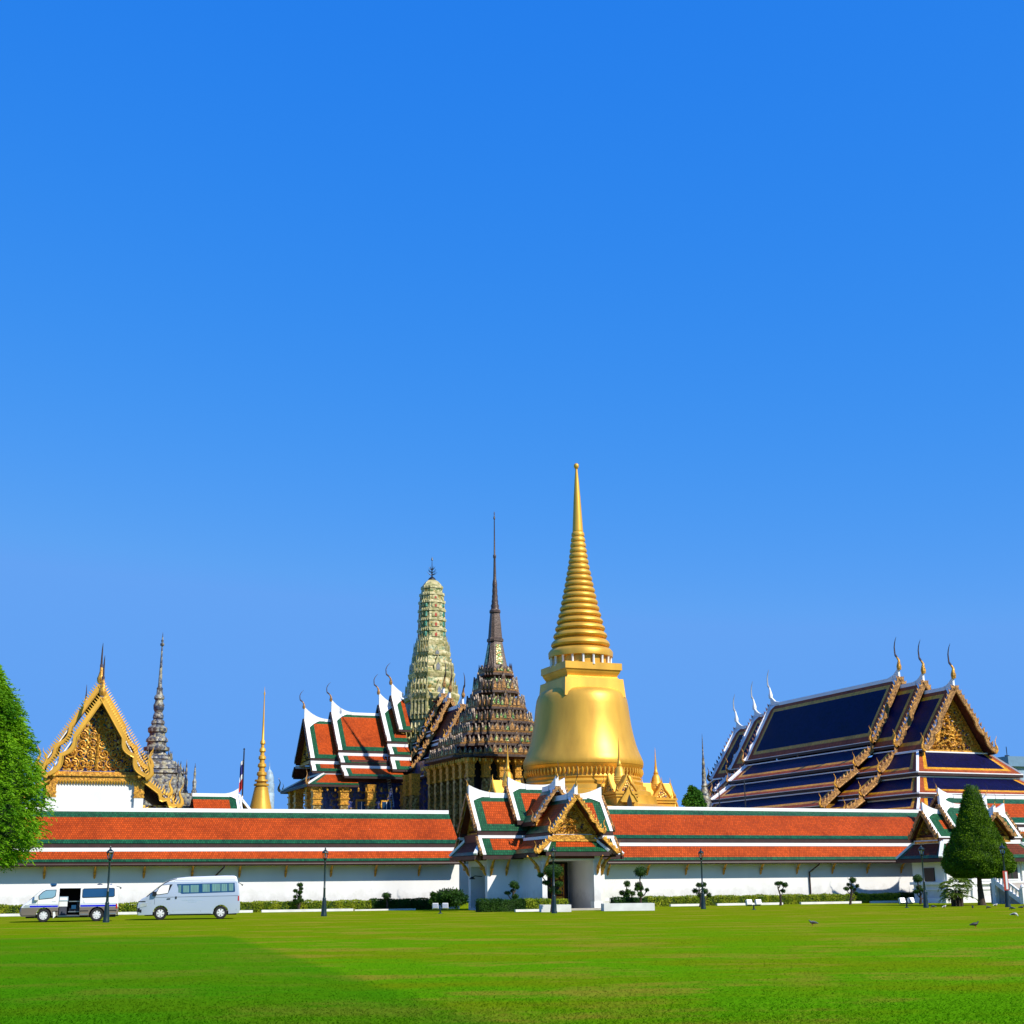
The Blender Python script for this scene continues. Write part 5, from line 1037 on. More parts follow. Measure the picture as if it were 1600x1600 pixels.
# ------------------------------------------------------------------ hedges, kerbs and planters
def hedge(p0, p1, depth, h, label, m='leaf_hedge', dens=520):
    a, b = Vector((p0[0], p0[1], 0)), Vector((p1[0], p1[1], 0)); L = (b-a).length; ang = math.degrees(math.atan2(b.y-a.y, b.x-a.x)); t = thing('hedge', a, ang, label, 'hedge', 'clipped hedges in front of the walls')
    core = MB(); core.box(.04, L-.04, .05, depth-.05, -.02, h-.06, 'leaf_core'); n = int(L*(h*1.6+depth)*dens); C = np.empty((n, 3)); D = np.empty((n, 3)); pick = rng.random(n)
    x = rng.random(n)*L; bump = .035*np.sin(x*2.1)+.025*np.sin(x*5.3)+.03*rng.normal(size=n)
    f = pick < .5; s = (pick >= .5) & (pick < .93); e = pick >= .93
    C[:, 0] = x; C[f, 1] = -bump[f]+.02; C[f, 2] = rng.random(f.sum())*h; D[f] = (0, -1, .35); C[s, 1] = rng.random(s.sum())*depth; C[s, 2] = h+bump[s]-.03; D[s] = (0, 0, 1)
    C[e, 0] = np.where(rng.random(e.sum()) < .5, 0, L); C[e, 1] = rng.random(e.sum())*depth; C[e, 2] = rng.random(e.sum())*h; D[e] = (0, -.3, .5)
    leaf_object('foliage', leaf_quads(C, D*.4+rng.normal(size=(n, 3))*.7, .06+.07*rng.random(n), .055, D), m, t, core); return t
def wl_pt(org, yaw, x, y): a = R_(yaw); return (org.x+x*math.cos(a)-y*math.sin(a), org.y+x*math.sin(a)+y*math.cos(a))
oL, oR, oG = at(75, 1350, 97), at(1100, 1349, 111), at(864, 1339, 98)
hedge(wl_pt(oL, 19.2, -10, -1.1), wl_pt(oL, 19.2, 22.0, -1.1), .85, .66, 'long yellow-green hedge behind the two vans')
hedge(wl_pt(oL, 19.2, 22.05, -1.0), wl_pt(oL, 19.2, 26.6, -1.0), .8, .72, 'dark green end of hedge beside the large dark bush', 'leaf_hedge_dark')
hedge(wl_pt(oR, 21.5, -5.5, -1.2), wl_pt(oR, 21.5, 17.0, -1.2), .85, .66, 'long yellow-green hedge in front of the wall right of gatehouse')
hedge(wl_pt(oR, 21.5, 17.05, -1.2), wl_pt(oR, 21.5, 22.6, -1.2), .85, .68, 'dark green hedge ending beside the palm clump', 'leaf_hedge_dark')
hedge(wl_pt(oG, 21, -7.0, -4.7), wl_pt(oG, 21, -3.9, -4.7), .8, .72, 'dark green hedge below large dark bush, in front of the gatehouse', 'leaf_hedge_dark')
hedge(wl_pt(oG, 21, -3.85, -4.7), wl_pt(oG, 21, -.95, -4.7), .8, .70, 'yellow-green hedge at the foot of the gatehouse porch')
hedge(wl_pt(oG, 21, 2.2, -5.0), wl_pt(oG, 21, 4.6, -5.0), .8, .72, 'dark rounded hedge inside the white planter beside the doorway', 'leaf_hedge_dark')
k = MB()
def kerb(org, yaw, x0, x1, y, h=.16, w=.22): k.beam((*wl_pt(org, yaw, x0, y), h/2), (*wl_pt(org, yaw, x1, y), h/2), w, h, 'kerb_paint')
kerb(oL, 19.2, -12, 4.5, -2.1); kerb(oL, 19.2, 4.6, 13.5, -2.1); kerb(oL, 19.2, 14.1, 20.5, -2.1); kerb(oL, 19.2, 20.6, 25, -2.1, .10)
kerb(oR, 21.5, -4.2, -1.6, -2.2); kerb(oR, 21.5, -.3, 5.4, -2.2); kerb(oR, 21.5, 7, 12.5, -2.2); kerb(oR, 21.5, 13.4, 18.5, -2.2); kerb(oR, 21.5, 18.6, 22, -2.2, .12)
kerb(oG, 21, -4.9, -2.5, -5.5, .14); o = k.build('kerb', kind='structure')
for (u0, u1, v, Y, dp, h, label) in ((846, 893, 1426.5, 89, 1.6, .42, 'white planter kerb box at the lamp post by the doorway'), (944, 1024, 1426, 90.5, 1.5, .44, 'long white planter kerb box right of the doorway')):
    a, b = at(u0, v, Y), at(u1, v, Y); t = thing('planter', (a.x, Y, 0), 4, label, 'planter'); L = b.x-a.x
    m = MB(); m.box(0, L, 0, .18, -.05, h, 'kerb_paint'); m.box(0, .18, .18, dp, -.05, h, 'kerb_paint'); m.box(L-.18, L, .18, dp, -.05, h, 'kerb_paint'); m.box(.18, L-.18, dp-.18, dp, -.05, h, 'kerb_paint'); m.build('kerb_wall', t)
    m = MB(); m.box(.18, L-.18, .18, dp-.18, 0, h-.05, 'lawn_grass'); m.build('soil', t)
# ------------------------------------------------------------------ lamp posts
def lamp(pos, lean, label):
    t = thing('lamp_post', pos, 0, label, 'lamp post', 'dark lamp posts along the lawn')
    m = MB(); m.lathe([(.17, -.02), (.17, .10), (.155, .14), (.15, .42), (.13, .55), (.115, .85), (.10, .92), (.11, .97), (.085, 1.02)], 12, 'lamp_paint'); m.build('base', t)
    m = MB(); m.lathe([(.075, 1.0), (.06, 1.5), (.07, 1.52), (.07, 1.56), (.055, 1.58), (.048, 3.02), (.07, 3.05), (.05, 3.08), (.09, 3.14), (.03, 3.16)], 10, 'lamp_paint'); m.build('pole', t)
    l = MB(); l.lathe([(.04, 3.14), (.10, 3.16), (.115, 3.20), (.115, 3.22)], 6, 'lamp_paint')
    for j in range(6): a = 2*math.pi*(j+.5)/6; l.tube([(.11*math.cos(a), .11*math.sin(a), 3.2), (.175*math.cos(a), .175*math.sin(a), 3.5)], .012, 5, 'lamp_paint')
    l.lathe([(.18, 3.49), (.20, 3.51), (.20, 3.54), (.14, 3.62), (.06, 3.68), (.04, 3.74), (.05, 3.77), (.01, 3.85)], 6, 'lamp_paint'); lo = l.build('lantern', t)
    g = MB(); g.lathe([(.105, 3.215), (.168, 3.49)], 6, 'lamp_glass', sm=False); g.build('lantern_glass', lo)
    g = MB(); g.lathe([(.02, 3.22), (.03, 3.3), (.055, 3.36), (.05, 3.44), (.02, 3.48)], 8, 'white'); g.build('bulb', lo)
    return t
for u, v, lab in ((165.5, 1438.7, 'dark green lamp post standing in front of the white van'), (506, 1431.7, 'lamp post alone on the lawn between silver van and gatehouse'), (866, 1427, 'lamp post in front of the gatehouse doorway'), (1099, 1420.4, 'lamp post in front of the spreading topiary'), (1447, 1418.5, 'lamp post left of the palm clump and cone tree')):
    if u < 170: g = gnd(165.5, 1441.3); lamp(g, 0, lab).scale = (.965,)*3
    else: lamp(gnd(u, v), 0, lab)
t = lamp(gnd(1575, 1417.5), 0, 'lamp post right of the cone trunk with red edged banner')
m = MB(); m.box(-.15, .15, -.1, -.07, 1.0, 2.15, 'niche_red'); m.box(-.02, .10, -.115, -.095, 1.06, 2.1, 'white'); m.build('banner', t)

# ------------------------------------------------------------------ twin floodlights on the grass
def flood(pos, label):
    t = thing('floodlight', pos, 12, label, 'floodlight', 'twin garden floodlights')
    m = MB(); m.tube([(0, 0, -.02), (0, 0, .30)], .05, 8, 'lamp_paint'); m.beam((-.42, 0, .26), (.42, 0, .26), .05, .05, 'lamp_paint'); m.lathe([(.14, -.01), (.13, .03), (.05, .06)], 10, 'lamp_paint'); m.build('stand', t)
    for sx in (-1, 1):
        m = MB(Matrix.Translation((sx*.30, 0, .42)) @ Matrix.Rotation(R_(-18), 4, 'X')); m.box(-.17, .17, -.10, .10, -.15, .17, 'white'); m.box(-.185, .185, .10, .14, -.165, .185, 'dark_metal'); m.box(-.15, .15, .14, .145, -.13, .15, 'clear_lens')
        for q in range(5): m.box(-.16, .16, -.14, -.10, -.13+q*.06, -.105+q*.06, 'steel')
        m.build('lamp_head', t)
for u, v, lab in ((688, 1427.5, 'twin floodlight on the lawn in front of the dark bush'), (1178, 1421.5, 'twin floodlight on the lawn near the forked topiary'), (1417, 1418.5, 'twin floodlight just left of the lamp post near the palm clump')): flood(gnd(u, v), lab)

# ------------------------------------------------------------------ pigeons
def pigeon(pos, head, peck, col, label):
    t = thing('pigeon', pos, head, label, 'bird', 'pigeons on the lawn')
    m = MB(); z = .15
    m.tube([(-.30, 0, z-.02), (-.20, 0, z), (-.10, 0, z+.015), (0, 0, z+.02), (.08, 0, z+.03), (.13, 0, z+.07 if not peck else z-.0), (.155, 0, z+.12 if not peck else z-.06), (.185, 0, z+.13 if not peck else z-.09), (.20, 0, z+.13 if not peck else z-.10)], [.02, .045, .072, .08, .065, .038, .032, .03, .008], 10, col)
    m.tube([(.195, 0, z+.128 if not peck else z-.10), (.225, 0, z+.115 if not peck else z-.125)], [.010, .003], 5, 'plastic_black')
    for s_ in (-1, 1): m.tube([(.02, s_*.03, z-.05), (.015, s_*.03, .06), (.0, s_*.03, 0.0)], [.014, .008, .007], 5, 'niche_red'); m.tube([(-.02, s_*.03, .006), (.045, s_*.04, .006)], .006, 4, 'niche_red')
    m.build('body', t)
    w = MB()
    for s_ in (-1, 1): w.tube([(.05, s_*.066, z+.03), (-.05, s_*.078, z+.03), (-.16, s_*.055, z+.01), (-.25, s_*.025, z-.005)], [.03, .045, .035, .008], 6, 'pigeon_dark', flat=.4)
    w.build('wing', t); t.scale = (.7, .7, .7)
mat('pigeon_dark', (.03, .033, .04), .6, var=.4, ns=20); mat('pigeon_grey', (.10, .11, .13), .6, var=.4, ns=14); mat('pigeon_white', (.62, .60, .58), .7, var=.15, ns=14); mat('pigeon_black', (.018, .020, .024), .5, var=.4, ns=14)
for u, v, hd, pk, c_, lab in ((1270, 1446.5, 185, 0, 'pigeon_grey', 'grey pigeon alone on the middle of the lawn'), (1524, 1449.5, 10, 0, 'pigeon_black', 'black pigeon on the open lawn, the nearest one to the camera'), (1586, 1432.5, -25, 1, 'pigeon_white', 'dark pigeon with white front pecking near the right edge'),
    (1458, 1419.5, 170, 1, 'pigeon_grey', 'pigeon pecking just right of the lamp post by the palm clump'), (1476, 1419.8, 30, 0, 'pigeon_white', 'pale pigeon in front of the palm clump'), (1520, 1420.5, 80, 0, 'pigeon_black', 'upright dark pigeon left of the cone tree trunk'), (1544, 1420.5, 200, 1, 'pigeon_black', 'dark pigeon pecking just right of the cone tree trunk'), (1556, 1417, 20, 0, 'pigeon_white', 'small pale pigeon behind, between cone trunk and red banner'), (1581, 1422, 150, 1, 'pigeon_grey', 'grey pigeon pecking in front of the banner lamp post'), (1597, 1420.5, 0, 0, 'pigeon_black', 'dark pigeon at the right edge in front of the stair')):
    pigeon(gnd(u, v), hd, pk, c_, lab)

# ------------------------------------------------------------------ vans
def side_y(W2, z, zw, H, tum): return W2-(0 if z < zw else tum*((z-zw)/(H-zw))**1.3)
def van_body(t, L, W2, H, zw, tum, top, wheels, rw, sill, bands, opening=None, roofmat=None):
    """bands: [(z_upper, material)]; opening: (d0,d1,ztop) door hole in the near side"""
    X = lambda d: L/2-d
    pts = [(d, z) for d, z in top]                       # front bottom -> over the roof -> rear bottom
    bot = []
    for wd in sorted(wheels, reverse=True):              # along the sill from rear to front with wheel arches
        ra = rw+.07
        a0 = math.asin(min(.99, (sill-rw*1.0)/ra)) if sill > rw else -math.asin(min(.99, (rw-sill)/ra))
        for q in range(11): a = lerp(a0, math.pi-a0, q/10); bot.append((wd+ra*math.cos(a), rw+ra*math.sin(a)))
    poly = [(X(d), z) for d, z in pts+bot]
    bm = bmesh.new(); vs = [[bm.verts.new((x, s*W2, z)) for x, z in poly] for s in (-1, 1)]; n = len(poly)
    fa = bm.faces.new(vs[0]); fb = bm.faces.new(vs[1][::-1])
    for i in range(n): bm.faces.new((vs[0][(i+1) % n], vs[0][i], vs[1][i], vs[1][(i+1) % n]))
    bm.normal_update()
    ed = [e for e in bm.edges if len(e.link_faces) == 2 and (fa in e.link_faces or fb in e.link_faces) and (e.verts[0].co.z+e.verts[1].co.z)/2 > sill+.02 and not (len(pts) <= [v for v in range(n) if (vs[0][v] in e.verts or vs[1][v] in e.verts)][0] < n-1)]
    try: bmesh.ops.bevel(bm, geom=ed, offset=.07, segments=3, affect='EDGES', profile=.6)
    except Exception: pass
    bmesh.ops.triangulate(bm, faces=[f for f in bm.faces if len(f.verts) > 8])
    cuts = sorted({b for b, _ in bands if b < H}|{zw, zw+.25, zw+.5})
    for zc in cuts: bmesh.ops.bisect_plane(bm, geom=bm.verts[:]+bm.edges[:]+bm.faces[:], plane_co=(0, 0, zc), plane_no=(0, 0, 1))
    if opening:
        d0, d1, zt = opening
        for co, no in (((X(d0), 0, 0), (1, 0, 0)), ((X(d1), 0, 0), (1, 0, 0)), ((0, 0, zt), (0, 0, 1))): bmesh.ops.bisect_plane(bm, geom=bm.verts[:]+bm.edges[:]+bm.faces[:], plane_co=co, plane_no=no)
        kill = [f for f in bm.faces if X(d1)-1e-4 < f.calc_center_median().x < X(d0)+1e-4 and f.calc_center_median().z < zt and f.calc_center_median().y > W2*.6]
        bmesh.ops.delete(bm, geom=kill, context='FACES')
    for v in bm.verts:
        k = side_y(W2, v.co.z, zw, H, tum)/W2; fr = max(0, 1-(L/2-v.co.x)/.9) if v.co.x > 0 else 0; k *= 1-.10*fr**2; v.co.y *= k
    me = bpy.data.meshes.new('body'); keys = list(dict.fromkeys([m for _, m in bands])); 
    for m_ in keys: me.materials.append(MATS[m_])
    for f in bm.faces:
        z = f.calc_center_median().z; f.smooth = True
        for b, m_ in bands:
            if z <= b: f.material_index = keys.index(m_); break
    bm.normal_update(); bm.to_mesh(me); bm.free()
    try: me.set_sharp_from_angle(angle=R_(38))
    except Exception: pass
    o = bpy.data.objects.new('body', me); COL.objects.link(o); o.parent = t; return o, X
def side_panel(t, name, X, pts, W2, zw, H, tum, m, off=.008, th=.02, near=True, parent=None):
    b = MB(); s = 1 if near else -1
    a = [b.add((X(d), s*(side_y(W2, z, zw, H, tum)*(1-.10*max(0, 1-d/.9)**2)+off), z)) for d, z in pts]; c = [b.add((X(d), s*(side_y(W2, z, zw, H, tum)*(1-.10*max(0, 1-d/.9)**2)+off-th), z)) for d, z in pts]
    b.fi(a, m); b.fi(c[::-1], m)
    for k in range(len(pts)): b.fi([a[k], c[k], c[(k+1) % len(pts)], a[(k+1) % len(pts)]], m)
    return b.build(name, parent or t)
def stripe(t, name, X, d0, d1, z0, z1, W2, zw, H, tum, m, off=.006):
    b = MB(); n = max(2, int((d1-d0)/.15)); Y_ = lambda d, z: side_y(W2, z, zw, H, tum)*(1-.10*max(0, 1-d/.9)**2)
    for k in range(n):
        a, c = lerp(d0, d1, k/n), lerp(d0, d1, (k+1)/n); ia = [b.add((X(d), Y_(d, z)+o, z)) for o in (off, off-.012) for d, z in ((a, z0), (c, z0), (c, z1), (a, z1))]
        for f in ((0, 1, 2, 3), (7, 6, 5, 4), (3, 2, 6, 7), (4, 5, 1, 0)): b.fi([ia[j] for j in f], m)
    return b.build(name, t)
def wheel(t, x, y, r, spokes, s):
    h = bpy.data.objects.new('wheel', None); COL.objects.link(h); h.parent = t; h.location = (x, y, r); h.rotation_euler = (R_(-90*s), 0, 0)   # wheel axis along z, outside is +z
    m = MB(); m.lathe([(r*.60, -.10), (r*.92, -.10), (r, -.06), (r, .05), (r*.95, .09), (r*.70, .095), (r*.62, .07)], 28, 'rubber', caps=False); m.build('tyre', h)
    m = MB(); m.lathe([(r*.64, -.08), (r*.66, .06), (r*.62, .075), (r*.58, .05), (r*.57, .0), (.02, .0)], 28, 'alloy' if spokes > 6 else 'dark_metal', caps=False)
    m.lathe([(r*.16, .0), (r*.16, .075), (.02, .08)], 14, 'alloy')
    for k in range(spokes):
        a = 2*math.pi*k/spokes; w_ = .30 if spokes <= 6 else .22
        m.face([(r*.12*math.cos(a-1), r*.12*math.sin(a-1), .07), (r*.60*math.cos(a-w_), r*.60*math.sin(a-w_), .065), (r*.60*math.cos(a+w_), r*.60*math.sin(a+w_), .065), (r*.12*math.cos(a+1), r*.12*math.sin(a+1), .07)], 'alloy')
    if spokes <= 6: m.lathe([(r*.55, .06), (r*.66, .065), (r*.66, .05)], 28, 'alloy', caps=False)
    m.build('rim', h)
def blob(mb, c, r, m): ball_core(mb, c, r, 1.0, m, 10)

# silver high-roof van
g0, g1 = gnd(250, 1437.5), gnd(346, 1436.2); dirv = (g1-g0); psi = 13.0
L = 5.38; wd = (1.22, 4.36)
ctr = g0+Vector((math.cos(R_(psi)), math.sin(R_(psi)), 0))*(L/2-wd[0]); nv = Vector((-math.sin(R_(psi)), math.cos(R_(psi)), 0)); ctr += nv*.86
t = thing('minibus', (ctr.x, ctr.y, 0), 180+psi, 'silver high-roofed minibus with curtained side windows, parked on the grass', 'van')
args = dict(W2=.93, zw=1.18, H=2.26, tum=.13)
top = [(.04, .26), (.0, .42), (.0, .62), (.03, .82), (.10, .98), (.24, 1.10), (.46, 1.21), (.66, 1.37), (1.08, 1.72), (1.35, 1.91), (1.62, 2.05), (1.95, 2.15), (2.6, 2.21), (4.5, 2.26), (5.02, 2.25), (5.14, 2.18), (5.24, 1.85), (5.32, 1.25), (5.36, .80), (5.38, .45), (5.30, .30)]
body, X = van_body(t, L, top=top, wheels=wd, rw=.34, sill=.28, bands=[(1.95, 'paint_silver'), (9, 'paint_pale')], **args)
sp = lambda n, pts, m, **k: side_panel(t, n, X, pts, args['W2'], args['zw'], args['H'], args['tum'], m, **k)
wf = sp('window', [(1.02, 1.28), (1.56, 1.35), (1.78, 1.83), (1.22, 1.80), (1.08, 1.68), (.92, 1.38)], 'plastic_black'); sp('pane', [(1.02, 1.31), (1.55, 1.38), (1.63, 1.80), (1.24, 1.77), (1.10, 1.65), (.96, 1.38)], 'white', off=.014, parent=wf)
wm = sp('window', [(2.28, 1.33), (5.06, 1.40), (5.08, 1.46), (5.04, 1.88), (2.00, 1.84), (2.05, 1.72), (2.16, 1.42)], 'navy_glass')
for d0, d1, z0, z1 in ((2.10, 2.24, 1.40, 1.78), (2.34, 2.66, 1.40, 1.76), (2.74, 3.16, 1.40, 1.78), (3.36, 3.74, 1.42, 1.82), (3.86, 4.30, 1.44, 1.83), (4.36, 4.66, 1.44, 1.83), (4.74, 4.98, 1.46, 1.84)): sp('curtain', [(d0, z0), (d1, z0), (d1-.01, z1), (d0-.02, z1)], 'curtain', off=.012, parent=wm)
for d in (1.86, 3.30): sp('door_seam', [(d, .40), (d+.012, .40), (d+.012, 1.98), (d, 1.98)], 'plastic_black', off=.003, th=.01)
st_ = lambda n_, d0, d1, z0, z1, m_, off=.008: stripe(t, n_, X, d0, d1, z0, z1, args['W2'], args['zw'], args['H'], args['tum'], m_, off)
sp('windscreen_seal', [(.44, 1.205), (.50, 1.20), (1.10, 1.69), (1.36, 1.87), (1.64, 2.005), (2.0, 2.105), (1.98, 2.135), (1.62, 2.04), (1.34, 1.90), (1.07, 1.71)], 'plastic_black', off=.004)
st_('bumper_grille', .02, .15, .42, .62, 'plastic_black', .006); st_('hood_edge', .05, .42, .93, .98, 'plastic_black', .006)
for d in (.88, 5.16): st_('door_seam', d, d+.012, .45 if d > 1 else .80, 1.9 if d > 1 else 1.28, 'plastic_black', .004)
st_('roof_seam', 1.9, 5.05, 2.02, 2.035, 'steel', .004)
sp('waist_line', [(.9, 1.15), (5.25, 1.20), (5.25, 1.225), (.9, 1.17)], 'steel', off=.010)
sp('sill_trim', [(1.72, .30), (3.86, .30), (3.86, .40), (1.72, .38)], 'paint_silver', off=.02, th=.05)
sp('door_handle', [(1.52, 1.05), (1.70, 1.06), (1.70, 1.11), (1.52, 1.10)], 'plastic_black', off=.03, th=.04); sp('door_handle', [(1.95, 1.08), (2.03, 1.08), (2.03, 1.20), (1.95, 1.20)], 'plastic_black', off=.03, th=.04)
sp('headlight', [(.14, .66), (.50, .72), (.54, .88), (.30, .88), (.16, .80)], 'clear_lens', off=.012); sp('tail_light', [(5.24, .94), (5.31, .94), (5.30, 1.20), (5.24, 1.20)], 'red_lens', off=.012); sp('fog_lamp', [(.16, .40), (.24, .40), (.24, .55), (.16, .55)], 'plastic_black', off=.01)
m = MB(); m.box(X(.10), X(-.012), -.62, .62, .62, .86, 'plastic_black'); m.box(X(.06), X(-.03), -.66, .66, .72, .75, 'steel'); m.box(X(.06), X(-.03), -.66, .66, .82, .84, 'steel'); m.build('grille', t)
m = MB(); zs = [(.50, 1.235), (.68, 1.40), (1.08, 1.735), (1.34, 1.915), (1.52, 2.005)]
for (d, z), (d2, z2) in zip(zs, zs[1:]):
    w1, w2 = side_y(.93, z, 1.18, 2.26, .13)*.93-.10, side_y(.93, z2, 1.18, 2.26, .13)*.95-.10; m.face([(X(d)+.02, -w1, z+.015), (X(d)+.02, w1, z+.015), (X(d2)+.02, w2, z2+.015), (X(d2)+.02, -w2, z2+.015)], 'navy_glass')
m.build('windscreen', t)
m = MB(); m.tube([(X(1.0), .86, 1.30), (X(.86), .98, 1.30), (X(.84), 1.0, 1.36)], [.03, .04, .05], 6, 'plastic_black'); m.box(X(.96), X(.76), .94, 1.10, 1.24, 1.46, 'plastic_black'); m.build('wing_mirror', t)
m = MB(); m.tube([(X(5.18), .3, 1.95), (X(5.42), .3, 1.80), (X(5.50), .3, 1.74)], [.015, .015, .05], 6, 'plastic_black'); m.build('rear_mirror', t)
m = MB(); m.box(X(5.2), X(.4), -.80, .80, .22, .40, 'black'); m.build('underbody', t)
for (x0, z0, w_) in ((2.30, .985, 1.05), (2.62, .885, .42)):     # the small illegible line of writing on the side
    b = MB(); rr = random.Random(3); d = x0
    while d < x0+w_: q = rr.uniform(.02, .05); y = .93+.004; b.box(X(d+q), X(d), y-.01, y, z0, z0+rr.uniform(.025, .045), 'pale_blue'); d += q+.015
    b.build('lettering', t)
for d in wd:
    for s in (-1, 1): wheel(t, X(d), s*.80, .34, 6, s)

# white van with its sliding door open
psi = 17.0; L = 4.72; wd = (1.14, 3.68); g0 = gnd(68.5, 1441.0)
ctr = g0+Vector((math.cos(R_(psi)), math.sin(R_(psi)), 0))*(L/2-wd[0])+Vector((-math.sin(R_(psi)), math.cos(R_(psi)), 0))*.80
t = thing('van', (ctr.x, ctr.y, 0), 180+psi, 'white and brown van with blue stripe and its sliding door open', 'van'); t.scale = (1.035,)*3
args = dict(W2=.85, zw=1.02, H=1.78, tum=.11)
top = [(.10, .27), (.02, .36), (.0, .52), (.03, .66), (.10, .80), (.24, .92), (.40, 1.02), (.58, 1.17), (.90, 1.46), (1.08, 1.59), (1.30, 1.67), (1.7, 1.72), (2.6, 1.76), (4.1, 1.77), (4.46, 1.74), (4.56, 1.68), (4.62, 1.45), (4.66, 1.05), (4.70, .70), (4.72, .48), (4.66, .33)]
body, X = van_body(t, L, top=top, wheels=wd, rw=.32, sill=.30, bands=[(.70, 'paint_brown'), (9, 'paint_white')], opening=(1.82, 2.84, 1.62), **args)
sp = lambda n, pts, m, **k: side_panel(t, n, X, pts, args['W2'], args['zw'], args['H'], args['tum'], m, **k)
st_ = lambda n_, d0, d1, z0, z1, m_, off=.008: stripe(t, n_, X, d0, d1, z0, z1, args['W2'], args['zw'], args['H'], args['tum'], m_, off)
for d0, d1 in ((.42, 1.80), (2.86, 4.63)): st_('stripe', d0, d1, .715, .805, 'paint_blue'); st_('pin_stripe', d0, d1, .845, .868, 'pale_blue'); st_('side_moulding', max(d0, 1.56) if d0 < 1 else 2.86, d1 if d0 < 1 else 3.26, .50, .54, 'plastic_black', .012)
st_('side_moulding', 4.10, 4.62, .50, .54, 'plastic_black', .012)
for d in (.80, 1.76, 2.88, 4.56): st_('door_seam', d, d+.012, .45 if d > 1.7 else .76, 1.60 if d > 1 else 1.12, 'plastic_black', .004)
wf = sp('window', [(.86, 1.08), (1.52, 1.14), (1.66, 1.24), (1.68, 1.56), (1.18, 1.55), (1.02, 1.46), (.84, 1.28)], 'plastic_black'); sp('pane', [(.90, 1.11), (1.51, 1.17), (1.63, 1.26), (1.65, 1.53), (1.20, 1.52), (1.05, 1.44), (.88, 1.27)], 'pale_glass', off=.014, parent=wf)
wr = sp('window', [(2.96, 1.14), (4.44, 1.17), (4.50, 1.23), (4.48, 1.58), (4.42, 1.62), (2.98, 1.60), (2.92, 1.54), (2.92, 1.19)], 'plastic_black'); sp('pane', [(3.0, 1.17), (4.42, 1.20), (4.47, 1.26), (4.45, 1.56), (4.40, 1.59), (3.0, 1.57), (2.95, 1.52), (2.95, 1.22)], 'navy_glass', off=.014, parent=wr)
sp('headlight', [(.16, .68), (.46, .70), (.46, .82), (.26, .84), (.18, .78)], 'clear_lens', off=.012); sp('tail_light', [(4.58, .62), (4.66, .62), (4.64, .84), (4.58, .84)], 'red_lens', off=.012)
st_('sill_trim', 2.86, 3.26, .33, .38, 'steel', .012); st_('sill_trim', 4.1, 4.6, .35, .40, 'steel', .012); sp('front_trim', [(.12, .33), (.78, .35), (.76, .40), (.12, .40)], 'paint_brown', off=.03, th=.05); sp('mud_flap', [(1.60, .18), (1.72, .30), (1.66, .52), (1.58, .48)], 'paint_white', off=.01)
sp('door_handle', [(1.52, .98), (1.68, .99), (1.68, 1.02), (1.52, 1.01)], 'paint_white', off=.02, th=.03); sp('door_handle', [(3.0, .92), (3.08, .92), (3.08, 1.05), (3.0, 1.05)], 'paint_white', off=.02, th=.03)
m = MB(); m.tube([(X(.86), .78, 1.12), (X(.76), .90, 1.14)], [.03, .03], 6, 'paint_white'); m.box(X(.84), X(.66), .86, 1.0, 1.06, 1.28, 'alloy'); m.build('wing_mirror', t)
m = MB(); zs = [(.42, 1.045), (.60, 1.20), (.90, 1.475), (1.06, 1.59)]
for (d, z), (d2, z2) in zip(zs, zs[1:]):
    w1, w2 = side_y(.85, z, 1.02, 1.78, .11)*.93-.09, side_y(.85, z2, 1.02, 1.78, .11)*.96-.09; m.face([(X(d)+.02, -w1, z+.015), (X(d)+.02, w1, z+.015), (X(d2)+.02, w2, z2+.015), (X(d2)+.02, -w2, z2+.015)], 'navy_glass')
m.build('windscreen', t)
m = MB(); m.tube([(X(.5), 0, 1.10), (X(.62), .4, 1.22)], [.015, .012], 5, 'plastic_black'); m.build('wiper', t)
m = MB(); m.box(X(.07), X(-.01), -.5, .5, .60, .72, 'plastic_black'); m.build('grille', t)
it = MB(); it.box(X(4.4), X(1.2), -.72, -.70, .32, 1.66, 'interior'); it.box(X(2.9), X(1.75), -.72, .78, .30, .34, 'interior'); it.box(X(1.80), X(1.76), -.72, .74, .34, 1.66, 'interior'); it.box(X(3.6), X(1.76), -.70, .70, 1.66, 1.70, 'interior'); it.box(X(3.6), X(3.56), -.72, .74, .34, 1.66, 'interior'); it.box(X(2.86), X(1.80), .70, .80, .26, .31, 'steel'); ob = it.build('interior', t)
m = MB(); m.box(X(2.24), X(1.84), .30, .72, .74, 1.00, 'paint_white'); m.box(X(2.26), X(1.83), .28, .74, 1.0, 1.22, 'pale_blue'); m.box(X(2.22), X(1.86), .735, .745, 1.04, 1.18, 'white'); m.box(X(2.22), X(1.86), .30, .70, .34, .73, 'seat_cloth'); m.build('cabinet', t)
m = MB(); m.box(X(2.84), X(2.34), -.3, .55, .50, .66, 'seat_cloth'); m.box(X(2.84), X(2.70), -.3, .55, .66, 1.02, 'seat_cloth'); m.box(X(2.66), X(2.44), .40, .68, .62, .80, 'navy_glass'); m.box(X(2.82), X(2.30), .56, .60, .46, .50, 'steel'); m.box(X(2.82), X(2.30), .56, .60, .96, 1.0, 'steel'); m.build('seat', t)
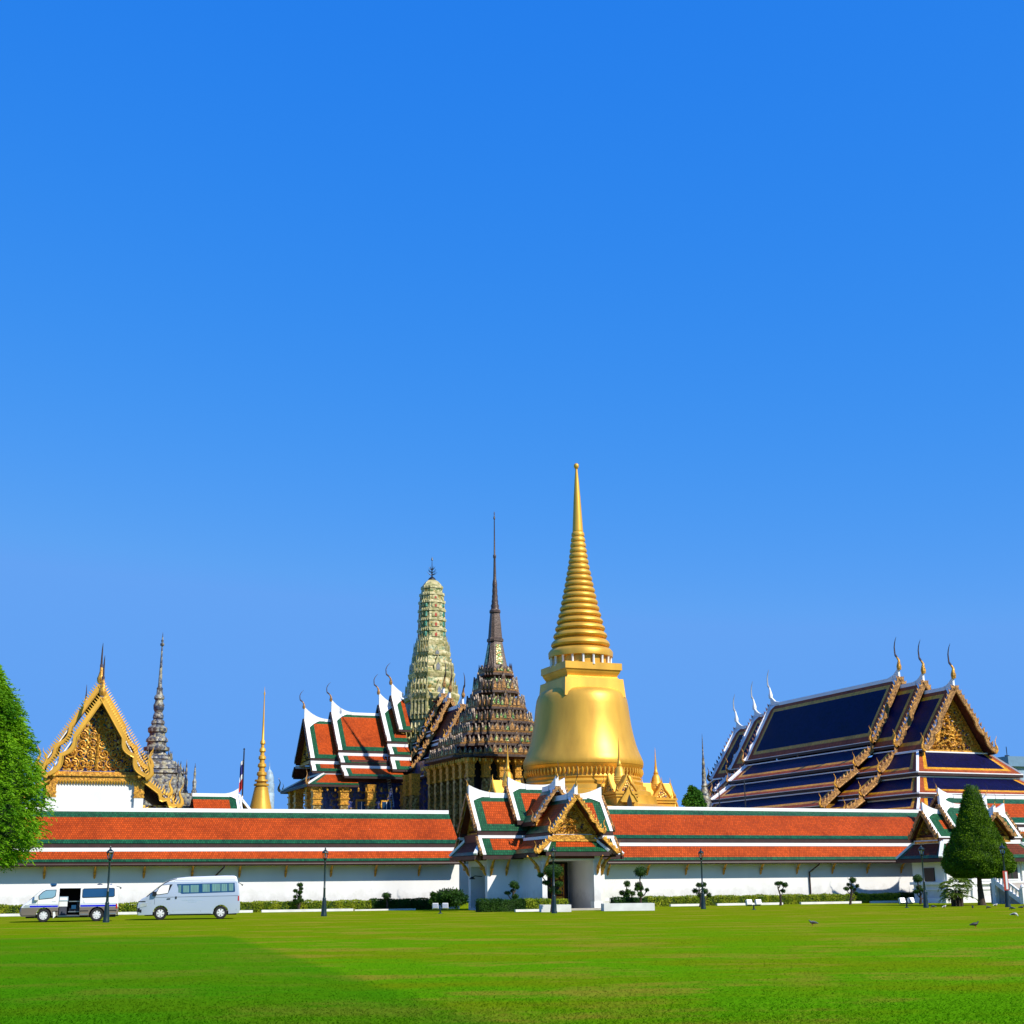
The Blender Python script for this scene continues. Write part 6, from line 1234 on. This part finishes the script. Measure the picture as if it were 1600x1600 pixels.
m = MB(); m.box(X(1.62), X(1.40), -.35, .35, 1.70, 1.76, 'plastic_black'); m.box(X(1.66), X(1.36), -.55, .55, 1.76, 1.86, 'navy_glass'); m.build('light_bar', t)
for d, w_, h_, mm in ((2.75, .12, .05, 'white'), (3.75, .14, .08, 'plastic_black'), (4.30, .05, .06, 'steel')): m = MB(); m.lathe([(w_*1.0, 1.755), (w_*.9, 1.76+h_*.7), (.02, 1.76+h_)], 12, mm, X(d), .3); m.build('roof_vent', t)
m = MB(); m.tube([(X(4.54), .3, 1.70), (X(4.72), .3, 1.66), (X(4.80), .3, 1.58)], [.012, .012, .05], 6, 'plastic_black'); m.build('rear_mirror', t)
m = MB(); m.box(X(4.6), X(.3), -.72, .72, .20, .36, 'black'); m.tube([(X(4.5), .3, .28), (X(4.75), .3, .26)], .03, 6, 'dark_metal'); m.build('underbody', t)
for d in wd:
    for s in (-1, 1): wheel(t, X(d), s*(.76 if d < 2 else .74), .32, 8, s)

# ------------------------------------------------------------------ short grass blades over the near lawn
n = 130000; yv = 12.5/(1-rng.random(n)*(1-12.5/60)); yv = yv[rng.random(n) < np.clip((58-yv)/34, 0, 1)]; n = len(yv); xv = (rng.random(n)-.5)*yv*.86; base = np.stack([xv, yv, np.zeros(n)], 1); h = (.006+.010*rng.random(n))*(1+1.2*np.clip((24-yv)/10, 0, 1)); a = rng.random(n)*6.283; w_ = .006+yv*.00018
off = np.stack([np.cos(a), np.sin(a), np.zeros(n)], 1)*w_[:, None]; tip = base+np.stack([rng.normal(size=n)*.03, rng.normal(size=n)*.03, h], 1)
V = np.stack([base-off, base+off, tip], 1).reshape(-1, 3); me = bpy.data.meshes.new('grass'); me.vertices.add(len(V)); me.vertices.foreach_set('co', V.ravel()); me.loops.add(3*n); me.loops.foreach_set('vertex_index', np.arange(3*n)); me.polygons.add(n); me.polygons.foreach_set('loop_start', np.arange(n)*3); me.update(calc_edges=True)
me.materials.append(MATS['grass_blade']); o = bpy.data.objects.new('grass', me); COL.objects.link(o); o['kind'] = 'stuff'
